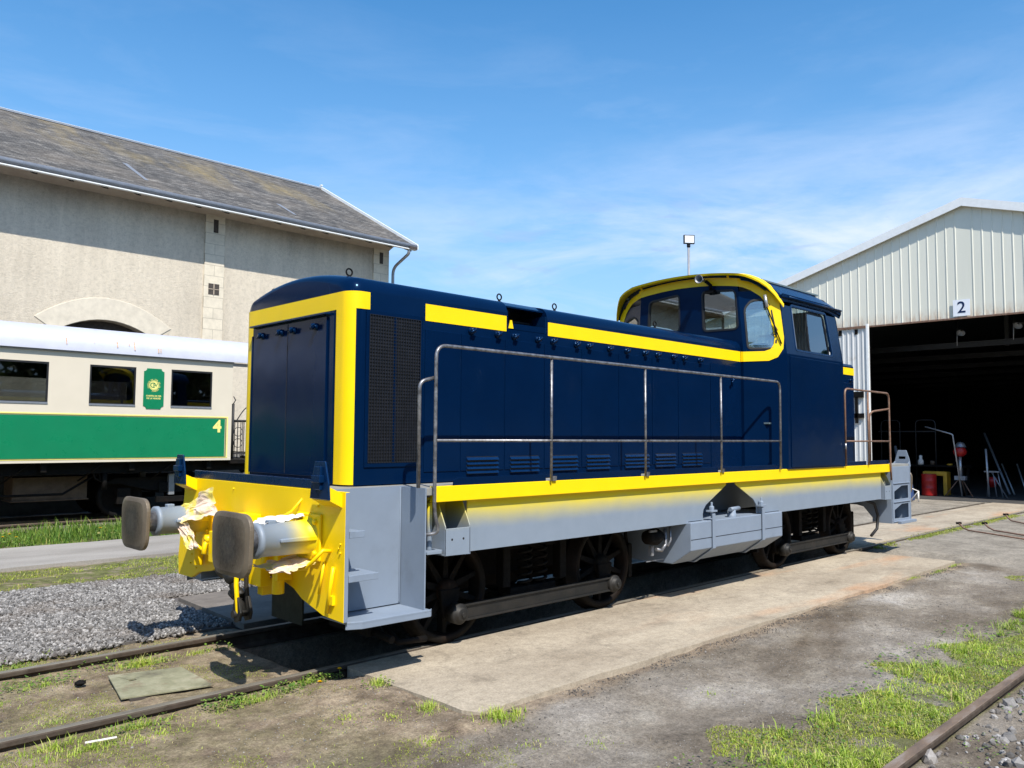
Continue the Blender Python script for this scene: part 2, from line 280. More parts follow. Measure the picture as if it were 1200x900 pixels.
# ------------------------------------------------------------------ mesh builder
WORLD = {}
class MB:
    def __init__(s): s.v = []; s.f = []; s.m = []; s.mats = []; s.sm = []
    def mi(s, m):
        if m not in s.mats: s.mats.append(m)
        return s.mats.index(m)
    def add(s, vs, fs, m, smooth=False):
        o = len(s.v); s.v += [tuple(v) for v in vs]; k = s.mi(m)
        for f in fs: s.f.append([i+o for i in f]); s.m.append(k); s.sm.append(smooth)
        return s
    def box(s, x0, x1, y0, y1, z0, z1, m):
        return s.add([(x0,y0,z0),(x1,y0,z0),(x1,y1,z0),(x0,y1,z0),(x0,y0,z1),(x1,y0,z1),(x1,y1,z1),(x0,y1,z1)],
                     [(0,3,2,1),(4,5,6,7),(0,1,5,4),(1,2,6,5),(2,3,7,6),(3,0,4,7)], m)
    def prism(s, poly, axis, a, b, m):            # poly in the other two axes, in order (x,y,z minus axis)
        n = len(poly)
        def P(p, c):
            q = list(p); q.insert(axis, c); return tuple(q)
        vs = [P(p, a) for p in poly] + [P(p, b) for p in poly]
        return s.add(vs, [tuple(range(n))[::-1], tuple(range(n, 2*n))] + [(i, (i+1) % n, n+(i+1) % n, n+i) for i in range(n)], m)
    def ring(s, c, d, r, n, up=None):
        d = Vector(d).normalized(); u = Vector(up) if up else (Vector((0,0,1)) if abs(d.z) < .9 else Vector((1,0,0)))
        a = d.cross(u).normalized(); b = a.cross(d)
        return [Vector(c) + (a*cos(2*pi*i/n) + b*sin(2*pi*i/n))*r for i in range(n)]
    def tube(s, pts, r, m, n=10, caps=True, closed=False):
        pts = [Vector(p) for p in pts]; R = r if isinstance(r, (list, tuple)) else [r]*len(pts); vs = []; k = len(pts)
        ref = None
        for i, p in enumerate(pts):
            a = pts[i-1] if i or closed else p; b = pts[(i+1) % k] if i < k-1 or closed else p
            d = (b-a).normalized()
            if ref is None: ref = Vector((0,0,1)) if abs(d.z) < .9 else Vector((1,0,0))
            u = (ref - d*ref.dot(d)).normalized(); ref = u; w = d.cross(u)
            vs += [p + (u*cos(2*pi*j/n) + w*sin(2*pi*j/n))*R[i] for j in range(n)]
        fs = [(i*n+j, i*n+(j+1) % n, (i+1)*n+(j+1) % n, (i+1)*n+j) for i in range(k-1) for j in range(n)]
        if closed: fs += [((k-1)*n+j, (k-1)*n+(j+1) % n, (j+1) % n, j) for j in range(n)]
        s.add(vs, fs, m, True)
        if caps and not closed: s.add(vs[:n], [tuple(range(n))[::-1]], m); s.add(vs[-n:], [tuple(range(n))], m)
        return s
    def cyl(s, p0, p1, r, m, n=16): return s.tube([p0, p1], r, m, n)
    def lathe(s, o, d, prof, m, n=24):            # prof: (distance along d, radius); sharp rings are split
        o = Vector(o); d = Vector(d).normalized(); rs = [s.ring(o+d*t, d, max(r, 1e-4), n) for t, r in prof]
        for i in range(len(rs)-1):
            s.add(rs[i]+rs[i+1], [(j, (j+1) % n, n+(j+1) % n, n+j) for j in range(n)], m, True)
        return s
    def plate(s, outline, holes, o, u, v, th, m):  # planar sheet with openings, thickness towards -(u x v)
        o, u, v = Vector(o), Vector(u), Vector(v); nrm = u.cross(v).normalized()
        loops = [outline]+list(holes); flat = [p for l in loops for p in l]
        tri = geometry.tessellate_polygon([[Vector((p[0], p[1], 0)) for p in l] for l in loops])
        F = [o+u*p[0]+v*p[1] for p in flat]; B = [q-nrm*th for q in F]; n = len(F)
        fs = []
        for a, b, c in tri:
            A, Bb, C = flat[a], flat[b], flat[c]; ar = (Bb[0]-A[0])*(C[1]-A[1])-(Bb[1]-A[1])*(C[0]-A[0])
            if ar < 0: b, c = c, b
            fs.append((a, b, c)); fs.append((a+n, c+n, b+n))
        k = 0
        for l in loops:
            q = len(l)
            for i in range(q): fs.append((k+i, k+i+n, k+(i+1) % q+n, k+(i+1) % q))
            k += q
        return s.add(F+B, fs, m)
    def warp(s, fn): s.v = [tuple(fn(*p)) for p in s.v]; return s
    def build(s, name, parent=None, bevel=0., seg=2, loc=None, recalc=True):
        me = bpy.data.meshes.new(name); off = WORLD.get(parent.name, Vector((0,0,0))) if parent else Vector((0,0,0))
        org = Vector(loc) if loc is not None else (off if parent else Vector((0,0,0)))
        me.from_pydata([tuple(Vector(p)-org) for p in s.v], [], s.f)
        for m in s.mats: me.materials.append(M[m])
        me.polygons.foreach_set('material_index', s.m); me.polygons.foreach_set('use_smooth', s.sm)
        if recalc:
            import bmesh
            bm = bmesh.new(); bm.from_mesh(me); bmesh.ops.remove_doubles(bm, verts=bm.verts, dist=1e-5); bmesh.ops.recalc_face_normals(bm, faces=bm.faces); bm.to_mesh(me); bm.free()
        me.update()
        ob = bpy.data.objects.new(name, me); COL.objects.link(ob)
        if parent: ob.parent = parent
        ob.location = org-off if parent else org
        WORLD[ob.name] = org
        if bevel:
            b = ob.modifiers.new('Bevel', 'BEVEL'); b.width = bevel; b.segments = seg; b.limit_method = 'ANGLE'; b.angle_limit = radians(40)
        return ob
def tag(o, label, cat, group=None, kind=None):
    if label: o['label'] = label
    if cat: o['category'] = cat
    if group: o['group'] = group
    if kind: o['kind'] = kind
    return o
def thing(name, loc, label, cat, group=None):
    o = bpy.data.objects.new(name, None); o.empty_display_size = .1; COL.objects.link(o); o.location = loc; WORLD[o.name] = Vector(loc)
    return tag(o, label, cat, group)
def rrect(x0, x1, y0, y1, r, n=5):
    p = []
    for cx, cy, a in ((x1-r, y0+r, -90), (x1-r, y1-r, 0), (x0+r, y1-r, 90), (x0+r, y0+r, 180)):
        p += [(cx+r*cos(radians(a+90*i/n)), cy+r*sin(radians(a+90*i/n))) for i in range(n+1)]
    return p
def rpoly(pts, r, n=5):                              # round the corners of a polygon
    out = []; k = len(pts)
    for i in range(k):
        a, p, b = Vector(pts[i-1]), Vector(pts[i]), Vector(pts[(i+1) % k]); d1 = (a-p).normalized(); d2 = (b-p).normalized()
        A = p+d1*r; B = p+d2*r
        for j in range(n+1):
            t = j/n; q = A*(1-t)**2 + p*2*t*(1-t) + B*t*t; out.append((q.x, q.y))
    return out
def shrink(pts, d):
    c = Vector((sum(p[0] for p in pts)/len(pts), sum(p[1] for p in pts)/len(pts))); out = []
    k = len(pts)
    for i in range(k):
        a, p, b = Vector(pts[i-1]), Vector(pts[i]), Vector(pts[(i+1) % k]); t = (b-a)
        if t.length < 1e-9: out.append(tuple(p)); continue
        nn = Vector((-t.y, t.x)).normalized()
        if nn.dot(c-p) < 0: nn = -nn
        q = p+nn*d; out.append((q.x, q.y))
    return out
def text_mesh(body, size, o, u, v, mat, depth=.003, bold=0., align='CENTER'):
    cu = bpy.data.curves.new('txt', 'FONT'); cu.body = body; cu.size = size; cu.align_x = align; cu.align_y = 'CENTER'; cu.extrude = depth/2; cu.offset = bold; cu.resolution_u = 3
    ob = bpy.data.objects.new('txt', cu); COL.objects.link(ob); dg = bpy.context.evaluated_depsgraph_get(); me = bpy.data.meshes.new_from_object(ob.evaluated_get(dg))
    o, u, v = Vector(o), Vector(u), Vector(v); w = u.cross(v)
    vs = [o+u*p.co.x+v*p.co.y+w*(p.co.z+depth/2) for p in me.vertices]; fs = [tuple(p.vertices) for p in me.polygons]
    bpy.data.objects.remove(ob); bpy.data.curves.remove(cu); bpy.data.meshes.remove(me)
    return vs, fs

# numpy value noise
def vnoise(x, y, seed=0):
    xi = np.floor(x).astype(np.int64); yi = np.floor(y).astype(np.int64); fx = x-xi; fy = y-yi
    fx = fx*fx*(3-2*fx); fy = fy*fy*(3-2*fy)
    def h(a, b):
        n = (a*374761393 + b*668265263 + seed*974634777) & 0x7fffffff
        n = ((n ^ (n >> 13))*1274126177) & 0x7fffffff; n = n ^ (n >> 16)
        return (n & 0xffff)/65535.
    return (h(xi, yi)*(1-fx)+h(xi+1, yi)*fx)*(1-fy)+(h(xi, yi+1)*(1-fx)+h(xi+1, yi+1)*fx)*fy
def fbm(x, y, seed=0, o=4):
    r = 0; a = .5; t = 0
    for i in range(o): r = r+a*vnoise(x*2**i, y*2**i, seed+i*17); t += a; a *= .5
    return r/t
def sst(a, b, x): t = np.clip((x-a)/(b-a), 0, 1); return t*t*(3-2*t)

# ================================================================== GROUND
def inbox(x, y, x0, x1, y0, y1, e=.05):
    return sst(x0-e, x0+e, x)*(1-sst(x1-e, x1+e, x))*sst(y0-e, y0+e, y)*(1-sst(y1-e, y1+e, y))
def gheight(x, y):
    z = -.075+(fbm(x*.9, y*.9, 3)-.5)*.05+(fbm(x*5, y*5, 5, 3)-.5)*.022+(fbm(x*17, y*17, 6, 2)-.5)*.012
    z = z+sst(4.0, 3.2, x)*sst(3.9, 4.6, y)*sst(7.3, 7.0, y)*.022
    n = (fbm(x*1.5, y*1.5, 9)-.5)*.5
    apron = sst(12.9, 13.6, x+n)*(y > 1.9)
    z = z*(1-apron)+(-.022+(fbm(x*2, y*2, 4, 3)-.5)*.008)*apron
    z = z-.035*sst(1.60, 1.45, y)*sst(.1, .3, y)*(x < 60)                   # ballast trough of the near track
    z = z*(1-inbox(x, y, 3.3, 12.9, 5.2, 7.0, .1)) + (-.15)*inbox(x, y, 3.3, 12.9, 5.2, 7.0, .1)
    z = np.where((x > 3.36) & (x < 12.8) & (y > 5.48) & (y < 6.66), -1.35, z)      # inspection pit between the rails
    z = z+inbox(x, y, 3.2, 13.0, 3.3, 3.95, .35)*.046+inbox(x, y, 2.9, 3.6, 3.6, 5.15, .25)*.035-inbox(x, y, 3.50, 12.62, 3.90, 5.2, .03)*.10 - inbox(x, y, 3.60, 12, 7.2, 8.9, .05)*.05
    far = sst(18, 30, y); z = z*(1-far)-.10*far
    return z
def axis(a, b, step, lo, hi, g=1.18):
    c = list(np.arange(a, b, step)); s = step; p = a
    while p > lo: s *= g; p -= s; c.insert(0, p)
    s = step; p = c[-1]
    while p < hi: s *= g; p += s; c.append(p)
    return np.array(c)
def ground():
    xs = axis(.8, 14, .035, -900, 1200); ys = axis(.2, 12.2, .035, -900, 1200)
    X, Y = np.meshgrid(xs, ys, indexing='ij'); Z = gheight(X, Y); nx, ny = X.shape
    V = np.stack([X, Y, Z], -1).reshape(-1, 3); idx = np.arange(nx*ny).reshape(nx, ny)
    F = np.stack([idx[:-1, :-1], idx[1:, :-1], idx[1:, 1:], idx[:-1, 1:]], -1).reshape(-1, 4)
    me = bpy.data.meshes.new('ground'); me.vertices.add(len(V)); me.vertices.foreach_set('co', V.ravel()); me.loops.add(F.size); me.loops.foreach_set('vertex_index', F.ravel().astype(np.int32))
    me.polygons.add(len(F)); me.polygons.foreach_set('loop_start', np.arange(0, F.size, 4, dtype=np.int32)); me.update(calc_edges=True)
    me.polygons.foreach_set('use_smooth', np.ones(len(F), bool)); me.materials.append(M['dirt'])
    x, y = X.ravel(), Y.ravel(); n = (fbm(x*1.3, y*1.3, 21)-.5)*.9; n2 = (fbm(x*3, y*3, 23)-.5)*.5
    R = np.clip(sst(4.6, 3.2, x+n)*sst(3.5, 4.3, y+n2) + .9*sst(5.3, 5.5, y)*sst(6.9, 6.7, y)*(x < 3.6) + .8*sst(3.6, 3.75, y+n2*.4)*sst(3.95, 3.8, y)*(x > 3)*(x < 13), 0, 1)
    G = np.clip(sst(10.2, 10.7, y+n)*sst(12.4, 12.1, y+n2*.4) + sst(14.2, 14.5, y)*sst(16.9, 16.3, y) + .8*sst(2.55, 2.1, y+n2)*(y > 1.7)*sst(2.6, 4.2, x)*sst(16, 11, x)
                + sst(3.6, 2.6, x+n)*(y > 3.7)*(y < 10.4)*.3 + sst(24, 30, y) + sst(-3, -8, y) + sst(45, 60, x) + sst(.1, -.2, x), 0, 1)
    B = sst(12.6, 13.3, x+n*.6)*sst(1.9, 2.6, y+n)*sst(16, 14, y)*sst(60, 50, x)
    C = np.stack([R, G, B, np.ones_like(R)], -1).astype(np.float32)
    a = me.color_attributes.new('zone', 'FLOAT_COLOR', 'POINT'); a.data.foreach_set('color', C.ravel())
    o = bpy.data.objects.new('ground', me); COL.objects.link(o); tag(o, None, None, kind='structure')
ground()
def sheet(name, pts, z, mat, th=.05, kind='structure'):
    b = MB(); b.plate(pts, [], (0, 0, z), (1, 0, 0), (0, 1, 0), th, mat); o = b.build(name); o['kind'] = kind; return o
def wobble(x0, x1, y, amp, step, seed, rev=False):
    p = [(x, y+amp*(fbm(np.array([x*.9]), np.array([seed*3.1]), seed)[0]-.5)*2) for x in np.arange(x0, x1+step/2, step)]
    return p[::-1] if rev else p
sheet('path', wobble(-40, 60, 12.25, .12, .35, 3)+wobble(-40, 60, 14.4, .12, .35, 4, True), -.035, 'path_mat', .08)
sheet('gravel_bed', wobble(-40, 3.6, 7.35, .12, .3, 5)+[(4.2, 7.3), (4.2, 9), (8, 9.0), (12, 9)]+[(12, 10.2)]+wobble(-40, 11.5, 10.35, .25, .3, 6, True), -.055, 'gravel_base', .06)
# main concrete slab (chipped edge) and the one beyond the track
pts = [(3.47, 5.27)] + [(3.45+.03*(fbm(np.array([y*6.]), np.array([1.]), 31)[0]-.5), y) for y in np.arange(5.2, 3.9, -.06)] + \
      [(x, 3.835+.05*(fbm(np.array([x*3.]), np.array([2.]), 33, 5)[0]-.5)) for x in np.arange(3.50, 12.65, .05)] + [(12.66, 3.86), (12.64, 5.27)]
sl = MB(); sl.plate(pts, [], (0, 0, -.004), (1, 0, 0), (0, 1, 0), .12, 'concrete'); o = sl.build('concrete_slab', bevel=.006); o['kind'] = 'structure'
t = MB(); t.box(12.95, 60, 5.45, 6.71, -.16, -.012, 'concrete'); o = t.build('track_infill_concrete'); o['kind'] = 'structure'

def scatter(name, P, base_v, base_f, scl, mat, kind='stuff', rotz=True, tilt=.5):
    n = len(P); k = len(base_v); V = np.tile(base_v, (n, 1, 1)).astype(np.float64)
    V = V*(1+RNG.uniform(-.22, .22, (n, k, 1)))
    S = scl[:, None, None]*RNG.uniform(.65, 1.25, (n, 1, 3)); V = V*S
    a = RNG.uniform(0, 2*pi, n); b = RNG.uniform(-tilt, tilt, n); ca, sa, cb, sb = np.cos(a), np.sin(a), np.cos(b), np.sin(b)
    x, y, z = V[..., 0], V[..., 1], V[..., 2]
    y2 = y*cb[:, None]-z*sb[:, None]; z2 = y*sb[:, None]+z*cb[:, None]
    V = np.stack([x*ca[:, None]-y2*sa[:, None], x*sa[:, None]+y2*ca[:, None], z2], -1)+P[:, None, :]
    F = (np.tile(base_f, (n, 1, 1))+(np.arange(n)*k)[:, None, None]).reshape(-1, base_f.shape[1])
    return rawmesh(name, V.reshape(-1, 3), F, mat, kind)
def rawmesh(name, V, F, mat, kind='stuff', smooth=False):
    k = F.shape[1]; me = bpy.data.meshes.new(name); me.vertices.add(len(V)); me.vertices.foreach_set('co', V.ravel()); me.loops.add(F.size)
    me.loops.foreach_set('vertex_index', F.ravel().astype(np.int32)); me.polygons.add(len(F)); me.polygons.foreach_set('loop_start', np.arange(0, F.size, k, dtype=np.int32))
    me.update(calc_edges=True); me.materials.append(M[mat]); me.polygons.foreach_set('use_smooth', np.full(len(F), smooth))
    o = bpy.data.objects.new(name, me); COL.objects.link(o)
    if kind: o['kind'] = kind
    return o
t_ = (1+5**.5)/2
ICO = np.array([(-1,t_,0),(1,t_,0),(-1,-t_,0),(1,-t_,0),(0,-1,t_),(0,1,t_),(0,-1,-t_),(0,1,-t_),(t_,0,-1),(t_,0,1),(-t_,0,-1),(-t_,0,1)])/1.9
ICF = np.array([(0,11,5),(0,5,1),(0,1,7),(0,7,10),(0,10,11),(1,5,9),(5,11,4),(11,10,2),(10,7,6),(7,1,8),(3,9,4),(3,4,2),(3,2,6),(3,6,8),(3,8,9),(4,9,5),(2,4,11),(6,2,10),(8,6,7),(9,8,1)])
# ballast stones in the gravel bed
n = 110000; x = RNG.uniform(0, 7.5, n); y = RNG.uniform(7.25, 10.5, n)
k = (fbm(x*2, y*2, 41) > .5-.5*sst(7.25, 7.6, y)*sst(10.7, 10.1, y)) & ~((x > 3.55) & (y < 8.95) & (x < 12)) & ~((x > 5.5) & (y < 9.6)); x, y = x[k], y[k]
P = np.stack([x, y, np.full(len(x), -.05)+RNG.uniform(-.006, .016, len(x))], -1)
scatter('gravel', P, ICO, ICF, RNG.uniform(.006, .017, len(P))*(1+.6*(RNG.random(len(P)) > .95)), 'stone')
# stones inside the near track, and loose grit on the yard
n = 5200; x = RNG.uniform(3.2, 13, n); y = RNG.uniform(-.1, 1.66, n); P = np.stack([x, y, gheight(x, y)+.004], -1)
scatter('ballast', P, ICO, ICF, RNG.uniform(.006, .03, n)*(1+.7*(RNG.random(n) > .93)), 'stone')
n = 30000; x = RNG.uniform(1.0, 12.5, n); y = RNG.uniform(1.8, 7.3, n); k = ~((x > 3.42) & (y > 3.82)) & ~((y > 5.28) & (y < 5.42)) & ~((y > 6.75) & (y < 6.9)) & (fbm(x*1.6, y*1.6, 47) > .40); x, y = x[k], y[k]
P = np.stack([x, y, gheight(x, y)+.001], -1); s = RNG.uniform(.0015, .0045, len(P)); s = np.where(RNG.random(len(P)) > .985, s*2.6, s)
scatter('loose_grit', P, ICO, ICF, s, 'stone')
# bark and clinker chips
n = 2200; x = RNG.uniform(2.2, 12.5, n); y = RNG.uniform(1.9, 3.8, n); k = (fbm(x*1.1, y*1.1, 49) > .44) & (RNG.random(n) < .75); x, y = x[k], y[k]; n = len(x); P = np.stack([x, y, gheight(x, y)+.003], -1)
o = scatter('clinker_chips', P, ICO*np.array([2.4, .7, .35]), ICF, RNG.uniform(.0015, .004, n)*(1+1.6*(RNG.random(n) > .95)), 'timber')
# crumbled edge of the slab
n = 1600; x = RNG.uniform(3.5, 12.6, n); y = 3.81-np.abs(RNG.normal(0, .12, n)); k = fbm(x*2.2, y*.1, 48) > .5; x, y = x[k], y[k]; n = len(x); P = np.stack([x, y, gheight(x, y)+.004], -1)
scatter('slab_crumbs', P, ICO, ICF, RNG.uniform(.002, .007, n), 'gravel_base')

# ------------------------------------------------------------------ grass
def blades(name, x, y, z, h, w, mat, spread=.5, kind='stuff'):
    n = len(x); a = RNG.uniform(0, 2*pi, n); ln = RNG.uniform(.15, 1, n)*spread; d = np.stack([np.cos(a), np.sin(a)], -1)
    a2 = a+pi/2+RNG.uniform(-.5, .5, n); s = np.stack([np.cos(a2), np.sin(a2)], -1)*w[:, None]/2
    base = np.stack([x, y], -1); V = np.zeros((n, 5, 3)); h = h*RNG.uniform(.45, 1.15, n)
    mid = base+d*(h*ln*.35)[:, None]; tip = base+d*(h*ln)[:, None]
    V[:, 0, :2] = base-s; V[:, 1, :2] = base+s; V[:, 2, :2] = mid+s*.8; V[:, 3, :2] = mid-s*.8; V[:, 4, :2] = tip
    V[:, 0, 2] = V[:, 1, 2] = z-.01; V[:, 2, 2] = V[:, 3, 2] = z+h*.6; V[:, 4, 2] = z+h*np.clip(1-ln**2*.55, .12, 1); V[:, 2, 2] = V[:, 3, 2] = z+h*.55*np.clip(1.05-ln*.3, .4, 1)
    i = (np.arange(n)*5)[:, None]; T = np.concatenate([i+np.array([0, 1, 2]), i+np.array([0, 2, 3]), i+np.array([3, 2, 4])])
    return rawmesh(name, V.reshape(-1, 3), T, mat, kind)
def tufts(cx, cy, r, n, hmin, hmax):                  # clumped blades fanning out
    X = []; Y = []; H = []
    for a, b, q, m_ in zip(cx, cy, r, n):
        t = RNG.uniform(0, 2*pi, m_); q2 = q*.6*np.abs(RNG.normal(0, 1, m_)); X.append(a+q2*np.cos(t)); Y.append(b+q2*np.sin(t)); H.append(RNG.uniform(hmin, hmax, m_)*(.6+.8*RNG.random()))
    return np.concatenate(X), np.concatenate(Y), np.concatenate(H)
# right foreground: bright grass along the near rail
n = 62000; x = RNG.uniform(2.6, 14, n); y = RNG.uniform(1.74, 2.95, n)
edge = 2.44+.25*np.sin(x*.8+1.)*0+(fbm(x*.9, y*.9, 51)-.5)*1.5
k = (y < edge) & (fbm(x*3.5, y*3.5, 52) > .43) & (RNG.random(n) < np.where(x > 9, .5, 1.)); x, y = x[k], y[k]
blades('short_grass', x, y, gheight(x, y), RNG.uniform(.010, .050, len(x)), RNG.uniform(.003, .006, len(x)), 'blade', 1.5)
n = 150000; x = RNG.uniform(2.4, 14, n); y = RNG.uniform(1.72, 3.1, n); edge = 2.50+(fbm(x*.9, y*.9, 51)-.5)*1.7
k = (y < edge) & (fbm(x*2.6, y*2.6, 55) > .45); x, y = x[k], y[k]
blades('ground_moss', x, y, gheight(x, y)+.003, RNG.uniform(.008, .024, len(x)), RNG.uniform(.003, .007, len(x)), 'short_moss', 2.)
n = 60000; x = RNG.uniform(.9, 3.7, n); y = RNG.uniform(3.2, 7.4, n)
k = (fbm(x*2.4, y*2.4, 57) > .53) & ~((y > 5.28) & (y < 5.40)) & ~((y > 6.77) & (y < 6.89)) & ~((x > 3.3) & (y > 3.9)) & ~((x > 2.0) & (x < 2.65) & (y > 5.6) & (y < 6.35)); x, y = x[k], y[k]
blades('yard_moss', x, y, gheight(x, y)+.002, RNG.uniform(.005, .018, len(x)), RNG.uniform(.002, .005, len(x)), 'short_moss', 2.)
n = 2500; x = RNG.uniform(.9, 12, n); y = RNG.uniform(1.9, 5.2, n); k = ~((x > 3.4) & (y > 3.75)) & (fbm(x*1.3, y*1.3, 58) > .45); x, y = x[k], y[k]
blades('dry_straw', x, y, gheight(x, y)+.001, RNG.uniform(.015, .05, len(x)), RNG.uniform(.0015, .003, len(x)), 'straw', 6.)
cx = np.concatenate([[4.65, 5.3, 5.9, 6.2, 7.4, 7.9, 4.25, 8.9, 5.0, 6.8, 9.6, 8.3, 6.55], RNG.uniform(4.2, 10, 30)]); cy = np.concatenate([[2.02, 1.98, 2.25, 1.9, 2.0, 2.2, 2.25, 2.25, 2.3, 2.12, 2.3, 1.86, 2.35], RNG.uniform(1.78, 2.45, 30)])
x, y, h = tufts(cx, cy, RNG.uniform(.05, .13, len(cx)), RNG.integers(50, 150, len(cx)), .04, .115)
blades('grass_tufts', x, y, gheight(x, y), h, RNG.uniform(.004, .008, len(x)), 'blade', 1.3)
# patches around the left rails and slab corner
def patch(cx, cy, r, n, h0, h1, ex=1., ey=1.):
    t = RNG.uniform(0, 2*pi, n); q = r*.75*np.abs(RNG.normal(0, 1, n)); return cx+ex*q*np.cos(t), cy+ey*q*np.sin(t), RNG.uniform(h0, h1, n)*np.exp(-(q/r)**2*.5)
pl = [(3.56, 3.72, .13, 260, .04, .12, 1, 1), (3.36, 4.15, .10, 200, .03, .09, 1, 1), (3.38, 4.75, .08, 160, .03, .09, 1, 1), (3.70, 3.70, .06, 80, .03, .09, 1.5, 1), (3.1, 4.2, .10, 100, .015, .04, 1, 1), (3.05, 3.75, .12, 120, .01, .035, 1, 1),
      (1.9, 5.18, .10, 260, .03, .09, 3., .6), (2.6, 5.2, .08, 220, .02, .07, 3.2, .6), (1.45, 5.15, .13, 200, .03, .10, 2, .6), (3.1, 5.22, .07, 160, .03, .08, 2, .7),
      (1.7, 7.0, .12, 260, .03, .09, 2.4, .8), (2.3, 7.02, .10, 160, .03, .08, 3, .6), (2.45, 6.60, .14, 500, .03, .11, 1.7, .6), (1.75, 6.5, .15, 260, .02, .06, 1.6, 1.), (1.4, 6.2, .15, 160, .015, .05, 1.4, 1),
      (1.6, 4.98, .2, 500, .02, .07, 2.5, .5), (2.7, 5.12, .12, 400, .02, .07, 3.0, .5), (1.3, 6.95, .2, 500, .02, .08, 2, .5), (2.9, 6.62, .12, 200, .02, .06, 2, .5), (1.6, 4.3, .3, 300, .01, .04, 2, 1), (2.3, 3.9, .25, 260, .01, .04, 2, 1), (2.6, 3.3, .2, 250, .01, .05, 2, 1),
      (2.0, 4.95, .3, 320, .01, .035, 2, .7), (2.9, 4.4, .22, 150, .01, .03, 1.5, 1), (2.5, 3.6, .25, 150, .01, .03, 1.5, 1), (1.2, 7.6, .5, 500, .03, .10, 1.4, .5), (2.0, 7.35, .3, 400, .02, .07, 2, .4),
      (3.45, 3.35, .14, 90, .01, .03, 1.5, 1), (3.8, 3.1, .10, 60, .01, .03, 1.5, 1), (10.9, 3.80, .08, 120, .02, .06, 3, .6), (11.6, 3.74, .08, 160, .02, .06, 4, .6), (12.4, 3.8, .1, 160, .02, .05, 3.5, .6), (5.05, 3.15, .1, 50, .01, .035, 1.5, 1), (1.55, 5.6, .2, 180, .01, .04, 2, .8)]
A = [patch(*p) for p in pl]; x, y, h = (np.concatenate([a[i] for a in A]) for i in range(3))
blades('grass_patches', x, y, gheight(x, y), h, RNG.uniform(.003, .007, len(x)), 'blade', 1.2)
# broad-leaved weeds
def weeds(name, spots, mat='weed_leaf'):
    V = []; F = []; c = 0
    for (a, b, r, m_, s) in spots:
        for _ in range(m_):
            t = random.uniform(0, 2*pi); q = r*math.sqrt(random.random()); px, py = a+q*cos(t)*1.6, b+q*sin(t)
            pz = float(gheight(np.array([px]), np.array([py]))[0])+random.uniform(.006, .05)
            L = s*random.uniform(.4, .85); W = L*random.uniform(.45, .8); an = random.uniform(0, 2*pi); u = Vector((cos(an), sin(an), random.uniform(-.1, .6))).normalized(); w = Vector((-sin(an), cos(an), random.uniform(-.3, .3))).normalized()
            p = Vector((px, py, pz)); V += [p, p+u*L*.35+w*W*.5, p+u*L*.8+w*W*.38, p+u*L, p+u*L*.8-w*W*.38, p+u*L*.35-w*W*.5]; F.append([c, c+1, c+2, c+3]); F.append([c, c+3, c+4, c+5]); c += 6
    return rawmesh(name, np.array(V), np.array(F), mat)
weeds('low_weeds', [(1.75, 6.55, .16, 150, .035), (2.45, 6.62, .18, 130, .035), (2.15, 6.72, .12, 60, .03), (2.5, 5.17, .12, 170, .035), (2.9, 5.18, .10, 130, .035), (1.95, 5.15, .13, 90, .03), (3.22, 5.2, .10, 150, .035), (1.35, 6.5, .2, 110, .035), (3.1, 6.65, .1, 40, .035),
      (3.40, 4.75, .10, 60, .03), (1.5, 7.1, .2, 110, .03), (3.0, 4.3, .2, 40, .02), (3.75, 2.35, .3, 160, .03), (4.5, 2.25, .3, 240, .035), (5.6, 2.2, .4, 320, .035), (7, 2.25, .5, 300, .04), (8.4, 2.2, .5, 200, .04), (5.4, 1.52, .12, 60, .025), (6.4, 1.5, .2, 80, .03), (4.9, 1.45, .1, 40, .02)])
# mossy strip beyond the gravel
n = 60000; x = RNG.uniform(-3, 16, n); y = RNG.uniform(10.15, 12.4, n); k = (y > 10.4+(fbm(x*.8, y*.8, 61)-.5)*1.1) & (fbm(x*2.2, y*2.2, 63) > .40) & (y < 12.2+(fbm(x, y, 62)-.5)*.5); x, y = x[k], y[k]
blades('mossy_verge', x, y, gheight(x, y), RNG.uniform(.010, .045, len(x)), RNG.uniform(.006, .013, len(x)), 'short_moss', 1.4)
# tall grass in front of the coach
n = 42000; x = RNG.uniform(0, 13, n); y = RNG.uniform(14.35, 16.7, n); k = (y > 14.5+(fbm(x*1.2, y*1.2, 71)-.5)*.5) & (RNG.random(n) < .55+.9*(fbm(x*1.5, y*1.5, 73)-.4)); x, y = x[k], y[k]
hh = RNG.uniform(.05, .24, len(x))*sst(14.3, 15.3, y)*(.45+1.1*fbm(x*1.7, y*1.7, 72))+.03
blades('tall_grass', x, y, gheight(x, y), hh, RNG.uniform(.008, .018, len(x)), 'blade_dark', .8)
n = 9000; x = RNG.uniform(0, 12, n); y = RNG.uniform(14.4, 16.2, n); k = fbm(x*1.5, y*1.5, 74) > .52; x, y = x[k], y[k]
V = []; F = []
for i, (a, b) in enumerate(zip(x, y)):
    p = Vector((a, b, -.05+random.uniform(.03, .20)*(.5+.5*min(1, b-14.3)))); an = random.uniform(0, 2*pi); L = random.uniform(.03, .07); u = Vector((cos(an), sin(an), random.uniform(-.2, .6)))*L; w = Vector((-sin(an), cos(an), random.uniform(-.3, .3)))*L*.35
    V += [p, p+u*.5+w, p+u, p+u*.5-w]; F.append([4*i, 4*i+1, 4*i+2, 4*i+3])
rawmesh('verge_weeds', np.array(V), np.array(F), 'weed_leaf')
